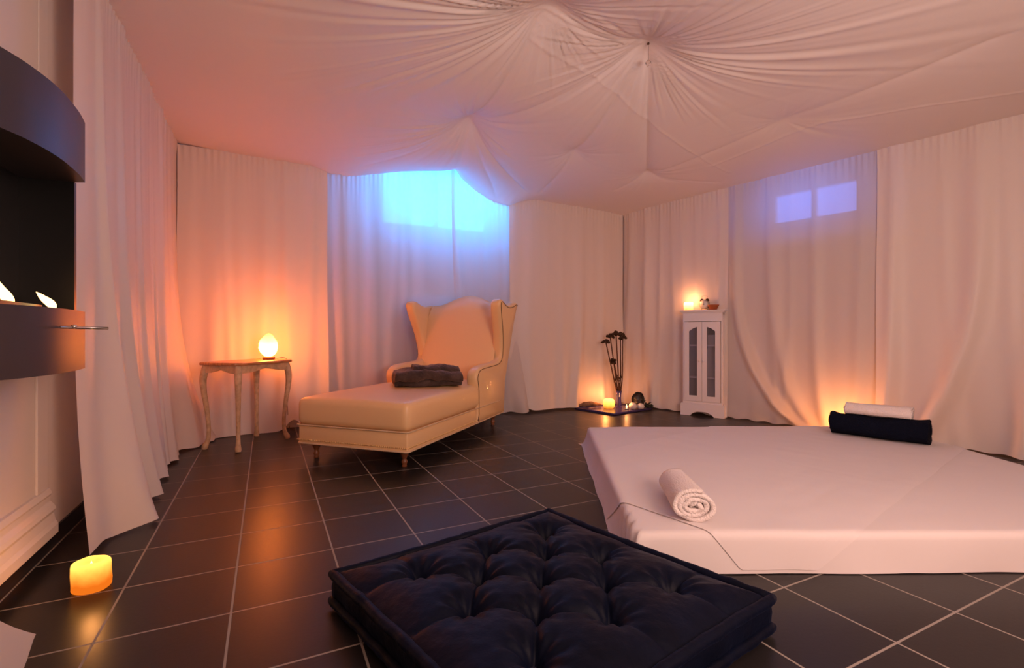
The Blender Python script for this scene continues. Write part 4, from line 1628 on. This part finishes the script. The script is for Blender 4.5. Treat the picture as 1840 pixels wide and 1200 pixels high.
def towel_roll(name, label, A, B, dia, mt, turns=3.6, sq=.8, seed=0, taper=0, kw=1.0, wob=.004, group=None, zb=0, nseg=40, sag=0):
    A = Vector(A); B = Vector(B)
    d = B - A
    Ln = d.length
    root = thing(name, label, 'towel', (A.x, A.y, A.z), math.atan2(d.y, d.x), group)
    pitch = dia / 2 / (turns + .6)
    sp = spiral(turns, pitch * .5, pitch, 110, sq, pitch * .35, seed)
    ol_ = band_path(sp, pitch * .80)
    zc = -min(p.y for p in ol_)
    def dfm(p, s):
        sc_ = 1 - taper * s
        y = p.y * sc_ * kw
        z = (p.z + zc) * sc_
        n_ = noise.noise(Vector((p.x * 7 + seed, y * 12, z * 12)))
        e = min(s, 1 - s)
        rr_ = math.hypot(p.y, p.z)
        bulge = .010 * noise.noise(Vector((seed, math.atan2(p.z, p.y) * 1.0, rr_ * 60))) if e < .001 else 0
        return Vector((p.x + (bulge if s > .5 else -bulge) , y + n_ * wob, max(.001, z + n_ * wob * (z > .02) - sag * math.sin(PI * s) * (z / dia))))
    extrude_band('towel_roll', ol_, Ln, mt, root, nseg, dfm)
    return root


# white towel roll near the front of the mattress (spiral end towards the camera)
na = Vector((.672, 1.795, MZ + .006)); nb = Vector((.712, 2.13, MZ + .006))
towel_roll('rolled_towel', 'white rolled towel at the front of the mattress, spiral end showing', na, nb, .148, M['white_terry'], 3.3, .78, 3, .14, 1.16, .006)
# navy roll at the back
nl = G(1490, 781, MZ); nr = G(1668, 804, MZ)
nl.z = nr.z = MZ + .005
dn_ = (nr - nl).normalized(); pn = Vector((-dn_.y, dn_.x, 0))
if pn.y < 0: pn = -pn
nl += pn * .075; nr += pn * .075
towel_roll('rolled_towel', 'thick navy rolled towel at the back of the mattress', nl, nr, .186, M['navy_terry'], 4, .86, 9, 0, 1.05, .020, sag=.016)
# white towel lying on the navy roll
wl_ = nl.lerp(nr, .16) + Vector((0, 0, .140)); wr_ = nl.lerp(nr, .84) + Vector((0, 0, .140))
towel_roll('rolled_towel', 'slim white rolled towel resting on top of the navy towel', wl_, wr_, .104, M['white_terry'], 2.6, .84, 21, 0, 1.0, .003)

# candle hidden behind the mattress and towels
hc = Vector((2.66, 3.98, 0))
wax_block('candle', 'lit candle on the floor behind mattress, lighting the right curtain', (hc.x, hc.y, .001), .09, .09, .08, M['wax_cab'], 8)
light('hidden_candle_glow', 'POINT', (hc.x, hc.y, .115), (1, .30, .07), 9.0, .02)

# floor candle at left
fc = G(150, 1066)
wax_block('candle', 'glowing rounded salt candle on the floor below the fireplace', (fc.x, fc.y + .03, .001), .104, .096, .092, M['wax_floor'], 1, .15)
light('floor_candle_glow', 'POINT', (fc.x + .0, fc.y + .03, .135), (1, .38, .10), .9, .02)

# ------------------------------------------------------------------ navy tufted floor cushion
cu0 = Vector((.15, 2.02)); E1 = Vector((.65, -.76)).normalized(); E2 = Vector((-.797, -.604)).normalized()
S_ = .86
cush = thing('floor_cushion', 'large square navy velvet tufted floor cushion', 'cushion', (cu0.x, cu0.y, 0), 0)
btn = []
for a in (.17, .425, .68):
    for b_ in (.17, .425, .68): btn.append((a, b_))
for a in (.30, .55):
    for b_ in (.295, .555): btn.append((a, b_))
links = []
for i in range(9, 13):
    for j in range(9):
        if math.hypot(btn[i][0] - btn[j][0], btn[i][1] - btn[j][1]) < .21: links.append((btn[i], btn[j]))
for j in range(9):
    a, b_ = btn[j]
    if a == .17: links.append(((a, b_), (0.02, b_)))
    if a == .68: links.append(((a, b_), (S_ - .02, b_)))
    if b_ == .17: links.append(((a, b_), (a, .02)))
    if b_ == .68: links.append(((a, b_), (a, S_ - .02)))
N = 170
g = np.linspace(0, S_, N)
Au, Bv = np.meshgrid(g, g, indexing='ij')
edge_d = np.minimum(np.minimum(Au, S_ - Au), np.minimum(Bv, S_ - Bv))
ht = .105 + .045 * (1 - np.exp(-edge_d / .07))
for a, b_ in btn:
    r = np.hypot(Au - a, Bv - b_)
    ht -= .050 * np.exp(-(r / .050) ** 1.3)
    th = np.arctan2(Bv - b_, Au - a)
    ht += .0035 * np.sin(9 * th + a * 20) * np.exp(-((r - .055) / .03) ** 2)
for p, q in links:
    d, t = seg_d(Au, Bv, p, q)
    fade = np.where(t < .0, 0, 1) * (1 - .6 * np.clip(t, 0, 1)) if (q[0] in (.02, S_ - .02) or q[1] in (.02, S_ - .02)) else 1
    ht -= .018 * np.exp(-d / .012) * fade
nzv = np.array([[noise.noise(Vector((a * 6, b_ * 6, 0))) * .006 + noise.noise(Vector((a * 30, b_ * 30, 3))) * .0015 for b_ in g] for a in g])
ht += nzv
kx = 1 + 0 * Au
def cmap(a, b_):
    # slightly bowed-in sides
    ca = a + .012 * math.sin(PI * b_ / S_) * (1 if a < S_ / 2 else -1) * (abs(a - S_ / 2) / (S_ / 2)) ** 2
    cb = b_ + .012 * math.sin(PI * a / S_) * (1 if b_ < S_ / 2 else -1) * (abs(b_ - S_ / 2) / (S_ / 2)) ** 2
    return E1 * ca + E2 * cb
Pc = np.zeros((N, N, 3))
for i in range(N):
    for j in range(N):
        p = cmap(g[i], g[j]); Pc[i, j] = (p.x, p.y, ht[i, j])
np_grid('cushion_top', Pc, M['navy_velvet'], cush)
# sides, bottom
def rim(off, z, jit=.0, n_=60):
    pts = []
    for k in range(4):
        for i in range(n_):
            s = S_ * i / n_
            a, b_ = [(s, 0), (S_, s), (S_ - s, S_), (0, S_ - s)][k]
            p = cmap(a, b_)
            cpt = cmap(S_ / 2, S_ / 2)
            dv = (p - cpt).normalized()
            o_ = off + jit * noise.noise(Vector((p.x * 14, p.y * 14, z * 8)))
            pts.append(Vector((p.x + dv.x * o_, p.y + dv.y * o_, z + jit * .8 * noise.noise(Vector((p.x * 9, p.y * 9, 5))))))
    return pts
rings = [rim(.0, .104), rim(.012, .090, .004), rim(.016, .065, .008), rim(.014, .04, .006), rim(.004, .012), rim(-.01, .002)]
V = [p for r in rings for p in r]
n_ = len(rings[0])
Fc = grid_faces(len(rings), n_, False, True); Fc.append(tuple((len(rings) - 1) * n_ + k for k in range(n_)))
mk('cushion_side', V, Fc, M['navy_velvet'], cush)
for z, nm in ((.102, 'upper'), (.022, 'lower')):
    r = rim(.014, z, .004)
    tube('rolled_edge', r + [r[0]], [.015 + .0035 * noise.noise(Vector((i * .35, z * 50, 0))) for i in range(len(r) + 1)], M['navy_velvet'], cush, 10)
for a, b_ in btn:
    p = cmap(a, b_)
    i = int(round(a / S_ * (N - 1))); j = int(round(b_ / S_ * (N - 1)))
    lathe('tuft_button', [(.001, 0), (.009, .001), (.010, .004), (.006, .008), (.001, .009)], M['navy_velvet'], cush, 12, (p.x, p.y, ht[i, j] - .001))

# ------------------------------------------------------------------ crystal pendant
cp = PX['S2']
pt = thing('crystal_pendant', 'small clear crystal hanging from the pinned star in the ceiling cloth', 'pendant', (cp.x, cp.y, cp.z - .13))
lathe('crystal', [(.001, -.024), (.010, -.016), (.019, -.002), (.019, .004), (.010, .016), (.001, .022)], M['crystal'], pt, 8, smooth=False)
tube('thread', [(0, 0, .022), (0, 0, .128)], .0012, M['black'], pt, 6)
lathe('hook', [(.001, .112), (.006, .115), (.007, .125), (.001, .130)], M['bronze'], pt, 10)
